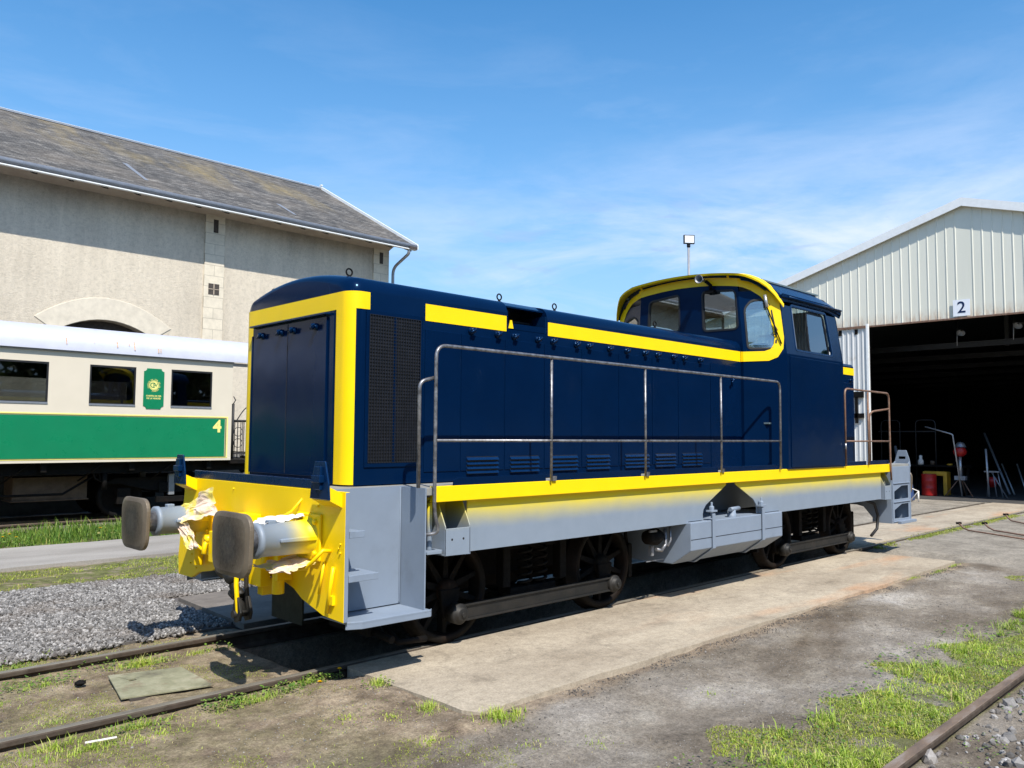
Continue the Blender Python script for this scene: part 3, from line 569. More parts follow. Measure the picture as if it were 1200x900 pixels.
# grass in the flangeway of the shed track
n = 9000; x = RNG.uniform(13.4, 22, n); y = 5.25+RNG.normal(0, .07, n)-(x-13)*.0; k = fbm(x*2.2, y*3, 81) > .42+.12*sst(18, 22, x); x, y = x[k], y[k]
blades('flangeway_grass', x, y, np.full(len(x), -.03), RNG.uniform(.015, .06, len(x)), RNG.uniform(.008, .014, len(x)), 'short_moss', 1.2)

# dandelions one can count
def dandelion(x, y, z, h, label):
    r = thing('dandelion', (x, y, z), label, 'flower', 'dandelions in bloom')
    b = MB(); lx, ly = random.uniform(-.02, .02), random.uniform(-.02, .02)
    b.tube([(x, y, z-.02), (x+lx*.4, y+ly*.4, z+h*.5), (x+lx, y+ly, z+h)], .0022 if y < 10 else .004, 'weed_leaf', 5); b.build('stem', r)
    b = MB(); R = .020 if y < 10 else .030
    for ring, (rr, el) in enumerate(((1., .12), (.8, .5), (.5, .9))):
        for i in range(12):
            a = 2*pi*i/12+ring*.2; c = Vector((x+lx, y+ly, z+h)); u = Vector((cos(a)*cos(el), sin(a)*cos(el), sin(el)))*R*rr; w = Vector((-sin(a), cos(a), 0))*R*.22
            b.add([c, c+u*.6+w, c+u, c+u*.6-w], [(0, 1, 2, 3)], 'petal')
    b.build('flower_head', r, recalc=False)
dandelion(3.33, 5.14, -.07, .105, 'yellow dandelion on a tall stem by the slab corner next to the rail')
dandelion(3.20, 5.00, -.07, .035, 'low yellow dandelion on bare earth just before the slab corner')
dandelion(3.17, 5.12, -.07, .045, 'yellow dandelion head among leaves left of the tall-stemmed one at the slab')
dandelion(1.14, 5.44, -.07, .10, 'yellow dandelion between the two rails at the left edge of the photo')
vd = [(3.3, 14.75, .17), (3.42, 14.85, .2), (3.5, 14.8, .15), (4.86, 15.1, .17), (5.75, 15.3, .18), (3.22, 15.1, .22)]
vl = ['lowest yellow dandelion in the verge grass at the left edge below the coach', 'tallest of the clustered dandelions in the verge at far left below the coach', 'right-hand dandelion of the cluster in the verge at far left',
      'lone yellow dandelion in the middle of the verge grass under the brown box', 'yellow dandelion in the leafy verge just left of the far buffer head', 'rearmost dandelion of the verge cluster at far left, close to the coach']
for (a, b, h), l in zip(vd, vl): dandelion(a, b, -.07, h, l)

# ================================================================== RAILS
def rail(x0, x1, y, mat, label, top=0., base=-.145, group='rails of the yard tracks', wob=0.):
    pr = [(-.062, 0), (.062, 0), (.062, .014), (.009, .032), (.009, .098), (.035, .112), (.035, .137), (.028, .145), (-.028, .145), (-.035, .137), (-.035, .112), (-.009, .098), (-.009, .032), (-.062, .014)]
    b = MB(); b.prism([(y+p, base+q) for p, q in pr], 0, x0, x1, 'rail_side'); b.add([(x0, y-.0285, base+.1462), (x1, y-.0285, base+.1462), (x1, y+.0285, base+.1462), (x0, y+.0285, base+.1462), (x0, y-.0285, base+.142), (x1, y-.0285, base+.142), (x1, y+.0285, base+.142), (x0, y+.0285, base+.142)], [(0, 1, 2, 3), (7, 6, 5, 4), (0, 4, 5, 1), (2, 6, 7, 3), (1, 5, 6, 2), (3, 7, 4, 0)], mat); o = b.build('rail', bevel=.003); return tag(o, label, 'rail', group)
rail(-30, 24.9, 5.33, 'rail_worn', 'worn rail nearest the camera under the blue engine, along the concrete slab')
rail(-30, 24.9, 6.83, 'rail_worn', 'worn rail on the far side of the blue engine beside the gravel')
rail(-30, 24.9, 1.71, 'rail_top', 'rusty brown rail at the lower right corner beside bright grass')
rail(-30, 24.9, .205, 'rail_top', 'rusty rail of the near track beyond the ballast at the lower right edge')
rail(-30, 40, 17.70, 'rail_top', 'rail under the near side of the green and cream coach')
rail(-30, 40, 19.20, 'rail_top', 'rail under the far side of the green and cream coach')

# plates on the ground
b = MB(); b.plate([(2.125, 6.33), (2.01, 5.73), (2.586, 5.60), (2.60, 6.19)], [rrect(2.19, 2.24, 6.08, 6.13, .01)], (0, 0, -.028), (1, 0, 0), (0, 1, 0), .012, 'green_plate')
tag(b.build('steel_plate', bevel=.002), 'greenish rusty steel plate with a small hole lying between the rails', 'plate')
b = MB(); b.box(2.06, 2.56, 5.70, 5.76, -.085, -.041, 'timber'); tag(b.build('timber_batten'), 'dark timber batten under the near edge of the greenish steel plate', 'timber')
b = MB(); b.plate([(3.62, 8.75), (3.56, 7.12), (6.9, 7.15), (6.9, 8.85)], [], (0, 0, -.012), (1, 0, 0), (0, 1, 0), .06, 'brown_plate')
tag(b.build('floor_plate', bevel=.003), 'flat brown plate beyond the far rail in the shade of the yellow headstock', 'plate')
b = MB(); V = [(1.83, 4.985), (1.87, 4.955), (2.06, 5.04), (2.05, 5.065)]; b.plate([(1.58, 5.03), (1.74, 5.00), (1.745, 5.018), (1.585, 5.052)], [], (0, 0, -.022), (1, 0, 0), (0, 1, 0), .004, 'plastic_white')
tag(b.build('litter_strip'), 'small white plastic strip lying on the dirt at lower left', 'litter')
b = MB(); b.add([tuple(p) for p in (ICO*np.array([.045, .035, .022])+np.array([1.93, 6.30, -.035]))], [tuple(f) for f in ICF], 'dark_gear'); tag(b.build('lump_of_coal'), 'dark lump lying between the rails left of the greenish plate', 'stone')

# ================================================================== LOCOMOTIVE
NEAR = 4.755; FAR = 2*CY-NEAR
loco = thing('diesel_locomotive', (8.33, CY, 0), 'navy blue diesel shunting engine with yellow stripes and grey skirts standing on the slab-lined track', 'locomotive')
def mir(y): return 2*CY-y
H0 = 3.09; H1 = 13.57
def headstock(x, sgn):
    b = MB(); out = [(4.755, .455), (5.01, .465), (5.30, .54), (5.42, .60), (5.60, .64), (6.60, .64), (6.70, .60), (6.80, .56), (7.05, .52), (7.20, .455), (7.48, .45), (7.50, .62), (7.405, 1.20), (7.405, 1.335), (4.755, 1.335)]
    b.prism(out, 0, x, x+sgn*.035, 'yellow' if sgn > 0 else 'primer'); b.box(min(x, x+sgn*.035)+.002, max(x, x+sgn*.035)-.002, 4.750, 4.7552, .457, 1.333, 'primer')
    ob = b.build('headstock', loco, bevel=.004)
    if sgn > 0:
        b = MB()
        b.box(x-.10, x, 5.44, 6.78, .72, .88, 'yellow'); b.box(x-.16, x-.08, 5.62, 5.80, .60, .90, 'yellow'); b.box(x-.14, x, 5.80, 6.02, .60, .74, 'yellow'); b.box(x-.12, x, 5.44, 5.50, .66, .88, 'yellow')
        b.box(x-.14, x-.10, 6.38, 6.56, .68, .93, 'yellow'); b.box(x-.15, x, 5.94, 6.22, .80, 1.10, 'yellow')
        b.cyl((x-.08, 5.50, .76), (x-.08, 5.50, .56), .045, 'yellow', 14); b.box(x-.10, x, 5.70, 5.78, .52, .64, 'yellow')
        b.cyl((x-.05, 6.95, .76), (x-.05, 6.95, .60), .04, 'yellow', 14)
        b.build('drawgear_box', ob, bevel=.004)
        b = MB()
        for (y, z) in [(5.0, .90), (5.02, .86), (4.98, .94)]: pass
        b.tube([(x, 4.93, .92), (x-.06, 4.93, .93), (x-.10, 4.95, .88), (x-.12, 5.05, .80), (x-.12, 5.25, .765), (x-.10, 5.50, .76), (x-.02, 5.52, .77)], .014, 'yellow', 10)
        b.build('shunter_rail', ob)
        b = MB()
        b.tube([(x, 6.98, .92), (x-.08, 6.98, .90), (x-.12, 6.9, .80), (x-.12, 6.72, .76), (x-.02, 6.66, .78)], .014, 'yellow', 10); b.build('shunter_rail', ob)
        b = MB(); b.tube([(x-.018, 4.86, .82), (x-.022, 4.93, .50)], .014, 'yellow', 8); b.box(x-.022, x, 4.86, 4.92, .56, .62, 'yellow'); b.build('bracket', ob)
        b = MB(); b.tube([(x-.012, 4.99, .84), (x-.03, 5.02, .62)], .010, 'yellow', 8); b.build('pin_chain', ob); b = MB(); b.tube([(x+.005, 5.33, 1.26), (x-.05, 5.38, 1.17), (x-.10, 5.43, 1.13)], .009, 'yellow', 8); b.build('hook', ob)
        b = MB()
        for (y, z, r) in [(5.30, .83, .022), (4.80, .98, .006), (4.82, .95, .006), (4.80, .92, .006), (7.20, .66, .007), (7.22, .58, .007), (7.1, .55, .007), (5.10, 1.22, .008), (6.42, 1.28, .006)]:
            b.cyl((x+.002, y, z), (x-.012, y, z), r, 'yellow', 8)
        b.build('bolts', ob)
        # brake hose stub and angle cocks
        for y in (5.58, 6.60):
            b = MB(); b.tube([(x, y, .86), (x-.10, y, .86), (x-.15, y, .82), (x-.17, y-.02, .74)], .022, 'yellow', 10); b.lathe((x-.10, y, .86), (-1, 0, 0), [(0, .03), (.05, .034), (.06, .0)], 'yellow', 12); b.build('air_cock', ob)
    return ob
headstock(H0, 1); headstock(H1-.035, -1) if False else headstock(H1, -1)

def buffer(x, y, sgn, z=1.0):                        # sgn -1 = pointing to -x
    d = Vector((sgn, 0, 0)); L = .60
    b = MB(); p = 'buffer_paint' if sgn < 0 else 'primer'
    b.lathe((x, y, z), d, [(0, 0), (0, .155), (.02, .155), (.025, .125), (.10, .118), (.40, .112), (.405, .122), (.435, .122), (.44, .10), (.44, 0)], p, 32)
    ob = b.build('buffer', loco, loc=(x, y, z))
    b = MB()
    for a in (45, 135, 225, 315):
        yy, zz = y+.155*cos(radians(a)), z+.155*sin(radians(a)); b.cyl((x, yy, zz), (x+sgn*.045, yy, zz), .022, 'yellow', 6)
    b.box(min(x, x+sgn*.022), max(x, x+sgn*.022), y-.165, y+.165, z-.165, z+.165, 'yellow'); b.build('base_flange', ob, bevel=.01)
    b = MB(); b.prism([(x, z-.018), (x+sgn*.30, z-.012), (x+sgn*.30, z+.012), (x, z+.018)], 1, y-.135, y-.10, p); b.prism([(x, z-.018), (x+sgn*.30, z-.012), (x+sgn*.30, z+.012), (x, z+.018)], 1, y+.10, y+.135, p)
    b.box(min(x+sgn*.28, x+sgn*.34), max(x+sgn*.28, x+sgn*.34), y-.03, y+.03, z+.10, z+.135, p); b.build('guide_key', ob, bevel=.006)
    b = MB(); b.lathe((x, y, z), d, [(.43, 0), (.43, .085), (.50, .085), (.57, .13), (.575, 0)], 'bare_steel', 28); b.build('plunger', ob)
    b = MB(); W, Hh = .28, .215; out = [(-.25, -.215), (.25, -.215), (.285, -.14), (.285, .12), (.24, .205), (-.24, .205), (-.285, .12), (-.285, -.14)]
    out = rpoly([(-.265, -.215), (.265, -.215), (.285, .205), (-.285, .205)], .13, 8); fx = x+sgn*.625; n = len(out); rings = [(.3, .001), (.6, .004), (.85, .010), (1., .024), (1., .05), (.97, .056)]
    vs = [(fx, y, z)] + [(fx-sgn*dx, y+p_[0]*k_, z+p_[1]*k_) for k_, dx in rings for p_ in out] + [(fx-sgn*.056, y, z)]
    fs = [(0, 1+i, 1+(i+1) % n) for i in range(n)]
    for r in range(len(rings)-1): fs += [(1+r*n+i, 1+r*n+(i+1) % n, 1+(r+1)*n+(i+1) % n, 1+(r+1)*n+i) for i in range(n)]
    e = len(vs)-1; k0 = 1+(len(rings)-1)*n; fs += [(k0+i, e, k0+(i+1) % n) for i in range(n)]
    b.add(vs, fs, 'buffer_face'); b.build('buffer_head', ob, loc=(fx, y, z), bevel=.006, seg=3)
for y in (5.205, 6.955): buffer(H0, y, -1); buffer(H1, y, 1)

def lamp_bracket(x, y0, y1, sgn, blue, yp):
    b = MB(); X = lambda t: x-sgn*t
    d = .10
    for ya_, yb_ in ((y0, y0+.010), (y1-.010, y1)): b.prism([(X(0), 1.235), (X(d), 1.285), (X(d), 1.37), (X(.0), 1.325)], 1, ya_, yb_, yp)
    b.prism([(X(0), 1.227), (X(d), 1.277), (X(d), 1.287), (X(0), 1.237)], 1, y0, y1, yp)
    o = b.build('lamp_bracket', loco, bevel=.002)
    b = MB(); ym = (y0+y1)/2
    b.prism([(y0-.01, 1.285), (y1+.01, 1.285), (y1-.005, 1.40), (ym+.065, 1.545), (ym-.065, 1.545), (y0+.005, 1.40)], 0, min(X(d), X(d+.014)), max(X(d), X(d+.014)), blue)
    b.box(min(X(d+.014), X(d+.035)), max(X(d+.014), X(d+.035)), ym-.04, ym+.04, 1.35, 1.51, blue); b.box(min(X(d), X(d+.05)), max(X(d), X(d+.05)), ym-.055, ym+.055, 1.40, 1.45, blue)
    b.build('lamp_iron', o, bevel=.004)
for y0 in (4.79, 7.14): lamp_bracket(H0, y0, y0+.23, 1, 'navy_light', 'yellow'); lamp_bracket(H1, y0, y0+.23, -1, 'primer', 'primer')

# screw coupling hanging from the hook
b = MB()
b.prism([(H0, .93), (H0-.20, .93), (H0-.27, .97), (H0-.27, 1.06), (H0-.22, 1.06), (H0-.21, 1.0), (H0-.14, 1.0), (H0, 1.05)], 1, CY-.03, CY+.03, 'dark_gear'); cp = b.build('coupling', loco, bevel=.008)
K = [(2.88, 6.03, .93), (2.88, 5.95, .66), (2.90, 5.86, .50), (2.90, 5.80, .40)]
b = MB(); b.lathe((2.875, 6.06, .66), (0, -1, -.25), [(-.10, 0), (-.10, .050), (-.04, .058), (.0, .040), (.05, .048), (.09, .058), (.14, .052), (.145, 0)], 'rod_steel', 16); b.build('trunnion', cp)
b = MB(); b.tube([(2.88, 6.0, .64), (2.89, 5.79, .40)], .032, 'rod_steel', 12)
for i in range(14): 
    f = .25+i*.035; p = Vector((2.88, 6.0, .64)).lerp(Vector((2.89, 5.79, .40)), f); b.tube([p, p+Vector((.0, -.006, -.007))], .037, 'rod_steel', 12)
b.build('screw', cp)
b = MB(); b.tube([(2.885, 5.98, .52), (2.885, 5.93, .50), (2.885, 5.86, .54), (2.885, 5.82, .51)], .034, 'rod_steel', 10); b.build('nut', cp)
for s in (-.03, .05):
    b = MB(); b.tube([(2.86+s, 5.80, .90), (2.86+s, 5.80, .60), (2.865+s, 5.77, .40)], .018, 'rod_steel' if s > 0 else 'yellow', 8); b.prism([(5.73, .35), (5.80, .33), (5.85, .39), (5.82, .50), (5.76, .52), (5.71, .41)], 0, 2.855+s, 2.875+s, 'rod_steel'); b.build('link', cp, bevel=.003)
b = MB(); b.cyl((2.80, 5.785, .395), (2.94, 5.785, .395), .028, 'rod_steel', 12); b.build('shackle_pin', cp)

# decks
b = MB(); b.box(3.125, 3.80, 5.072, mir(5.072), 1.28, 1.337, 'deck_grey'); b.box(3.80, 3.858, 4.757, mir(4.757), 1.28, 1.337, 'deck_grey'); b.box(3.86, 12.76, 4.80, mir(4.80), 1.28, 1.337, 'deck_grey'); b.box(12.76, 13.535, 4.762, mir(4.762), 1.28, 1.337, 'deck_grey')
b.build('deck', loco, bevel=.003)
b = MB(); b.box(3.098, 3.118, 5.05, 7.22, 1.337, 1.405, 'navy_light'); b.build('front_upstand', loco, bevel=.004)

# step recesses with treads
def recess(x0, x1, side, xh):                       # xh = headstock side x
    Y = (lambda y: y) if side < 0 else mir
    def yb(a, c): return (min(Y(a), Y(c)), max(Y(a), Y(c)))
    inn = 5.06; b = MB()
    a, c = yb(inn, inn+.012); b.box(x0, x1, a, c, .45, 1.337, 'primer')
    xo = x1 if xh < x1 else x0
    far = xo; a, c = yb(NEAR+.004, inn)
    b.box(min(far, far-.012) if xh < far else far, far if xh < far else far+.012, a, c, .44, 1.337, 'primer')
    b.tube([(far+(-.02 if xh < far else .02), Y(inn-.004), .46), (far+(-.02 if xh < far else .02), Y(inn-.004), 1.33)], .006, 'primer', 6)
    o = b.build('step_recess', loco, bevel=.003)
    sg = 1 if xh < far else -1
    for z, w in ((1.055, .13), (.755, .26)):
        b = MB(); poly = [(xh+sg*.036, Y(NEAR)), (xh+sg*(.036+w*.75), Y(NEAR)), (xh+sg*(.036+w), Y(NEAR+.05)), (xh+sg*(.036+w), Y(inn-.02)), (xh+sg*.036, Y(inn))]
        b.prism([(p[0], p[1]) for p in poly], 2, z, z+.006, 'primer')
        b.box(min(xh+sg*.036, xh+sg*(.036+w*.95)), max(xh+sg*.036, xh+sg*(.036+w*.95)), *yb(NEAR-.006, NEAR+.004), z-.035, z+.012, 'primer')
        b.prism([(xh+sg*.036, z), (xh+sg*(.036+w*.8), z), (xh+sg*.036, z-.13)], 1, *yb(inn-.06, inn-.05), 'primer')
        b.build('tread', o, bevel=.003)
    b = MB(); lo, hi = min(xh+sg*.036, far+sg*.04), max(xh+sg*.036, far+sg*.04)
    b.prism([(lo, Y(NEAR+.02)), (lo+.10, Y(NEAR-.03)), (hi-.03, Y(NEAR-.05)), (hi, Y(NEAR-.02)), (hi, Y(inn+.05)), (lo, Y(inn+.05))], 2, .434, .442, 'primer')
    b.prism([(lo, Y(NEAR+.02)), (lo+.10, Y(NEAR-.03)), (hi-.03, Y(NEAR-.05)), (hi, Y(NEAR-.02)), (hi, Y(NEAR-.012)), (hi-.03, Y(NEAR-.04)), (lo+.10, Y(NEAR-.02)), (lo, Y(NEAR+.03))], 2, .400, .452, 'primer')
    b.build('tread', o, bevel=.003)
    return o
for s in (-1, 1): recess(H0+.036, 3.80, s, H0)
def rear_recess(side):                               # boxy side plate with three step openings
    Y = (lambda y: y) if side < 0 else mir
    def yb(a, c): return (min(Y(a), Y(c)), max(Y(a), Y(c)))
    b = MB(); hol = [[(12.90, .50), (13.48, .50), (13.48, .72), (13.20, .72), (12.90, .64)], [(12.90, .80), (13.48, .80), (13.48, 1.0), (13.20, 1.0), (12.90, .92)]]
    o_ = [(12.84, .44), (13.53, .44), (13.53, 1.30), (12.84, 1.30)]
    b.plate(o_, hol, (0, Y(NEAR), 0), (1, 0, 0), (0, 0, 1), .01*(1 if side < 0 else -1), 'primer')
    b.box(12.84, 13.53, *yb(5.06, 5.07), .44, 1.28, 'primer'); b.prism([(5.5 if side < 0 else mir(5.5), .95), (Y(NEAR+.01), 1.27), (Y(NEAR+.01), .44), (Y(5.0), .44), (Y(5.22), .70)], 0, 12.82, 12.838, 'primer')
    o = b.build('step_recess', loco, bevel=.003)
    for z in (.47, .765, 1.05):
        b = MB(); b.box(12.86, 13.53, *yb(NEAR-.015, 5.055), z-.012, z, 'primer'); b.build('tread', o, bevel=.003)
    b = MB(); b.box(13.0, 13.64, *yb(NEAR-.06, NEAR-.002), .425, .465, 'primer'); b.build('tread', o, bevel=.003)
for s in (-1, 1): rear_recess(s)

# sills, skirts, brackets, tanks
for side in (-1, 1):
    Y = (lambda y: y) if side < 0 else mir
    def yb(a, c): return (min(Y(a), Y(c)), max(Y(a), Y(c)))
    b = MB(); b.box(3.86, 12.76, *yb(4.752, 4.80), 1.226, 1.345, 'yellow'); b.build('sill', loco, bevel=.004)
    b = MB(); sk = [(4.24, .822), (7.30, .822), (7.34, .842), (7.62, .842), (7.615, .90), (7.63, .95), (7.68, 1.0), (8.10, 1.20), (8.10, 1.25), (8.30, 1.25), (8.30, 1.20), (8.70, 1.01), (8.76, .95), (8.775, .90), (8.775, .842), (9.30, .842), (9.34, .822), (12.50, .825), (12.50, 1.26), (4.24, 1.26)]
    b.plate(sk, [], (0, Y(4.80), 0), (1, 0, 0), (0, 0, 1), .012*(1 if side < 0 else -1), 'skirt_paint'); b.build('side_skirt', loco, bevel=.002)
    b = MB()    # beam behind the skirt and the notch's back plate
    b.box(4.24, 12.5, *yb(5.30, 5.34), .84, 1.28, 'primer'); b.box(3.86, 12.76, *yb(5.5, 5.6), .80, 1.28, 'dark_gear'); b.build('frame_beam', loco)
    # jacking bracket pocket at both ends
    for xa, xb in ((3.98, 4.235), (12.53, 12.78)):
        b = MB(); b.box(xa, xb, *yb(NEAR+.002, NEAR+.014), .815, 1.02, 'skirt_paint')
        for xx in (xa, xb-.010): b.prism([(Y(NEAR+.002), .815), (Y(NEAR+.002), 1.035), (Y(NEAR+.10), 1.226), (Y(5.2), 1.226), (Y(5.2), .815)], 0, xx, xx+.010, 'skirt_paint')
        b.box(xa, xb, *yb(5.05, 5.06), .9, 1.24, 'skirt_paint'); b.box(xa, xb, *yb(NEAR+.01, 5.05), .815, .825, 'primer')
        for xx in (xa+.07, xb-.07): b.cyl((xx, Y(NEAR+.0005), .935), (xx, Y(NEAR+.006), .935), .010, 'black', 10)
        b.build('jacking_bracket', loco, bevel=.003)
    b = MB(); b.plate([(3.80, Y(5.0)), (3.80, Y(NEAR-.01)), (3.93, Y(NEAR-.02)), (3.97, Y(NEAR+.02)), (3.97, Y(5.0))][::(1 if side < 0 else -1)], [], (0, 0, .865), (1, 0, 0), (0, 1, 0), .02, 'skirt_paint'); b.cyl((3.885, Y(4.83), .866), (3.885, Y(4.83), 1.22), .02, 'skirt_paint'); b.build('foot_bracket', loco, bevel=.002)
    # tank
    T0, T1 = 7.30, 9.29
    b = MB(); pr = [(Y(4.745), .835), (Y(4.745), .545), (Y(4.98), .385), (Y(5.75), .385), (Y(5.75), .835)]; b.prism(pr, 0, T0, T1, 'primer'); tk = b.build('fuel_tank', loco, bevel=.008)
    b = MB(); b.box(T0+.002, T1-.002, *yb(4.7425, 4.7445), .655, .660, 'dark_gear'); b.build('weld_seam', tk)
    for xx in (7.72, 8.80):
        b = MB(); w = .028
        pth = [(Y(4.78), .93), (Y(4.735), .90), (Y(4.735), .545), (Y(4.975), .377), (Y(5.3), .377)]; q = [(Y(4.78), .93), (Y(4.725), .905), (Y(4.723), .54), (Y(4.97), .366), (Y(5.3), .366)]
        for i in range(4): b.prism([pth[i], pth[i+1], q[i+1], q[i]], 0, xx-w, xx+w, 'primer')
        b.build('tank_strap', tk, bevel=.002)
        b = MB(); b.box(xx-.06, xx+.06, *yb(4.72, 4.79), .925, .945, 'primer'); b.tube([(xx, Y(4.755), .86), (xx, Y(4.755), 1.03)], .012, 'primer', 8); b.lathe((xx, Y(4.755), .945), (0, 0, 1), [(0, .03), (.035, .03), (.045, .018), (.05, 0)], 'primer', 6)
        b.build('strap_clamp', tk, bevel=.002)
    b = MB(); b.lathe((8.21, Y(4.80), .83), (0, 0, 1), [(0, .05), (.05, .05), (.05, .045), (.085, .045), (.09, 0)], 'primer', 20); b.tube([(8.14, Y(4.78), .925), (8.33, Y(4.78), .93)], .024, 'primer', 12); b.build('filler_cap', tk)
# hidden centre structure so that daylight does not show through
b = MB(); b.box(3.9, 12.8, 5.6, 6.56, .92, 1.27, 'dark_gear'); b.box(7.0, 9.6, 5.75, 6.41, .40, .92, 'dark_gear'); b.box(4.4, 6.6, 5.75, 6.41, .30, .9, 'dark_gear'); b.box(10.1, 12.3, 5.75, 6.41, .30, .9, 'dark_gear'); b.build('underframe', loco, bevel=.01)

# bogies
def bogie(xa, xb):
    cx = (xa+xb)/2; b = MB()
    for s in (-1, 1):
        y = CY+s*.60; b.prism([(xa-.45, .62), (xa-.3, .78), (xb+.3, .78), (xb+.45, .62), (xb+.2, .46), (xa-.2, .46)], 1, y-.02, y+.02, 'dark_gear')
        b.box(cx-.35, cx+.35, CY+s*.60-.02, CY+s*.80, .70, .78, 'dark_gear'); b.box(cx-.30, cx+.30, CY+s*.74-.08, CY+s*.74+.08, .30, .36, 'dark_gear')
    b.box(cx-.2, cx+.2, CY-.61, CY+.61, .50, .74, 'dark_gear'); b.box(xa-.45, xa-.38, 5.4, 6.76, .45, .70, 'dark_gear'); b.box(xb+.38, xb+.45, 5.4, 6.76, .45, .70, 'dark_gear')
    bo = b.build('bogie', loco, bevel=.006)
    for s in (-1, 1):
        for dx in (-.10, .10):
            b = MB(); pts = [(cx+dx+.06*cos(a), CY+s*.80+.06*sin(a), .36+.34*a/(2*pi*5)) for a in np.linspace(0, 2*pi*5, 90)]; b.tube(pts, .014, 'dark_gear', 7); b.build('coil_spring', bo)
        
        for xh_ in (cx-.42, cx+.33): b = MB(); b.box(xh_, xh_+.09, CY+s*.80-.05, CY+s*.80+.05, .38, .76, 'dark_gear'); b.build('spring_hanger', bo, bevel=.008)
        for xc in (xa, xb):
            b = MB(); r = .43; yo = CY+s*.81; d = (0, s, 0)      # tyre and rim
            b.lathe((xc, CY+s*.675, r), d, [(0, .35), (0, .458), (.03, .462), (.035, .432), (.135, .425), (.138, .37), (.115, .36), (.02, .355), (0, .35)], 'tyre', 48)
            wh = b.build('wheel', bo)
            b = MB(); b.lathe((xc, CY+s*.69, r), d, [(0, .0), (0, .10), (.13, .10), (.14, .06), (.15, 0)], 'tyre', 24)
            for i in range(10):
                a = 2*pi*i/10+.3; u = Vector((cos(a), 0, sin(a))); w = Vector((-sin(a), 0, cos(a))); c0 = Vector((xc, CY+s*.70, r)); c1 = c0+Vector((0, s*.07, 0))
                P = [c0+u*.08-w*.035, c0+u*.08+w*.035, c0+u*.36+w*.022, c0+u*.36-w*.022, c1+u*.08-w*.03, c1+u*.08+w*.03, c1+u*.36+w*.018, c1+u*.36-w*.018]
                b.add(P, [(0, 3, 2, 1), (4, 5, 6, 7), (0, 1, 5, 4), (1, 2, 6, 5), (2, 3, 7, 6), (3, 0, 4, 7)], 'dark_gear')
            b.build('spokes', wh)
            b = MB(); b.lathe((xc, CY+s*.78, r-.17), d, [(0, .07), (.06, .065), (.065, 0)], 'dark_gear', 20); b.prism([(xc-.11, r+.02), (xc+.11, r+.02), (xc+.07, r-.22), (xc-.07, r-.22)], 1, CY+s*.80, CY+s*.84, 'dark_gear'); b.build('crank', wh, bevel=.01)
            b = MB(); b.box(xc-.50 if xc == xa else xc+.44, xc-.44 if xc == xa else xc+.50, CY+s*.70, CY+s*.80, .25, .60, 'dark_gear'); b.tube([(xc-.47 if xc == xa else xc+.47, CY+s*.75, .6), (xc-.42 if xc == xa else xc+.42, CY+s*.75, .9)], .02, 'dark_gear', 8); b.build('brake_block', bo, bevel=.01)
        y0, y1 = sorted((CY+s*.90, CY+s*.955)); zc = .26
        b = MB(); b.prism([(xa, zc-.06), (xb, zc-.06), (xb, zc+.06), (xa, zc+.06)], 1, y0+.018, y1-.018, 'rod_steel')
        for z in (zc-.068, zc+.052): b.box(xa, xb, y0, y1, z, z+.016, 'rod_steel')
        rod = b.build('coupling_rod', bo, bevel=.003)
        for xc in (xa, xb):
            b = MB(); b.lathe((xc, CY+s*.88, zc), (0, s, 0), [(0, 0), (0, .085), (.085, .085), (.092, .078), (.095, .062), (.12, .058), (.125, .045), (.127, 0)], 'rod_steel', 28); b.cyl((xc, CY+s*1.005, zc), (xc, CY+s*1.02, zc), .022, 'rod_steel', 6); b.build('crankpin', rod)
    for xc in (xa, xb):
        b = MB(); b.cyl((xc, 5.4, .43), (xc, 6.76, .43), .08, 'dark_gear', 16); b.build('axle', bo)
bogie(4.45, 6.50); bogie(10.14, 12.15)
b = MB(); b.box(3.58, 3.60, 6.13, 6.65, .13, .70, 'dark_green'); b.build('rail_guard', loco, bevel=.004)
b = MB(); b.box(3.60, 3.64, 5.2, 5.75, .20, .60, 'dark_gear'); b.tube([(3.75, 5.25, .30), (3.75, 5.02, .17), (4.0, 5.0, .16)], .025, 'dark_gear', 8); b.tube([(3.65, 5.3, .24), (3.68, 5.0, .20)], .03, 'dark_gear', 8); b.build('sand_pipe', loco)
b = MB(); b.tube([(12.40, 5.0, .80), (12.62, 4.95, .74), (12.75, 4.95, .55), (12.70, 4.95, .36), (12.55, 4.98, .26)], .022, 'rubber', 10); b.build('sand_hose', loco)
b = MB()   # pipes and valves seen between skirt and tank
b.lathe((6.95, 4.98, .70), (1, 0, 0), [(-.1, 0), (-.1, .07), (.05, .09), (.12, .06), (.12, 0)], 'dark_gear', 16); b.tube([(7.08, 4.92, .78), (7.1, 4.92, .62), (7.02, 4.92, .56), (6.93, 4.92, .58)], .018, 'bare_steel', 8); b.tube([(7.14, 4.9, .8), (7.16, 4.9, .66), (7.1, 4.9, .60)], .012, 'bare_steel', 8)
b.box(6.80, 6.92, 4.9, 4.92, .76, .78, 'bare_steel'); b.build('air_valve', loco)
b = MB(); b.box(6.96, 7.00, 5.00, 5.04, .50, .60, 'zinc'); b.box(6.9, 7.2, 5.02, 5.03, .44, .448, 'zinc'); b.build('hanger', loco)

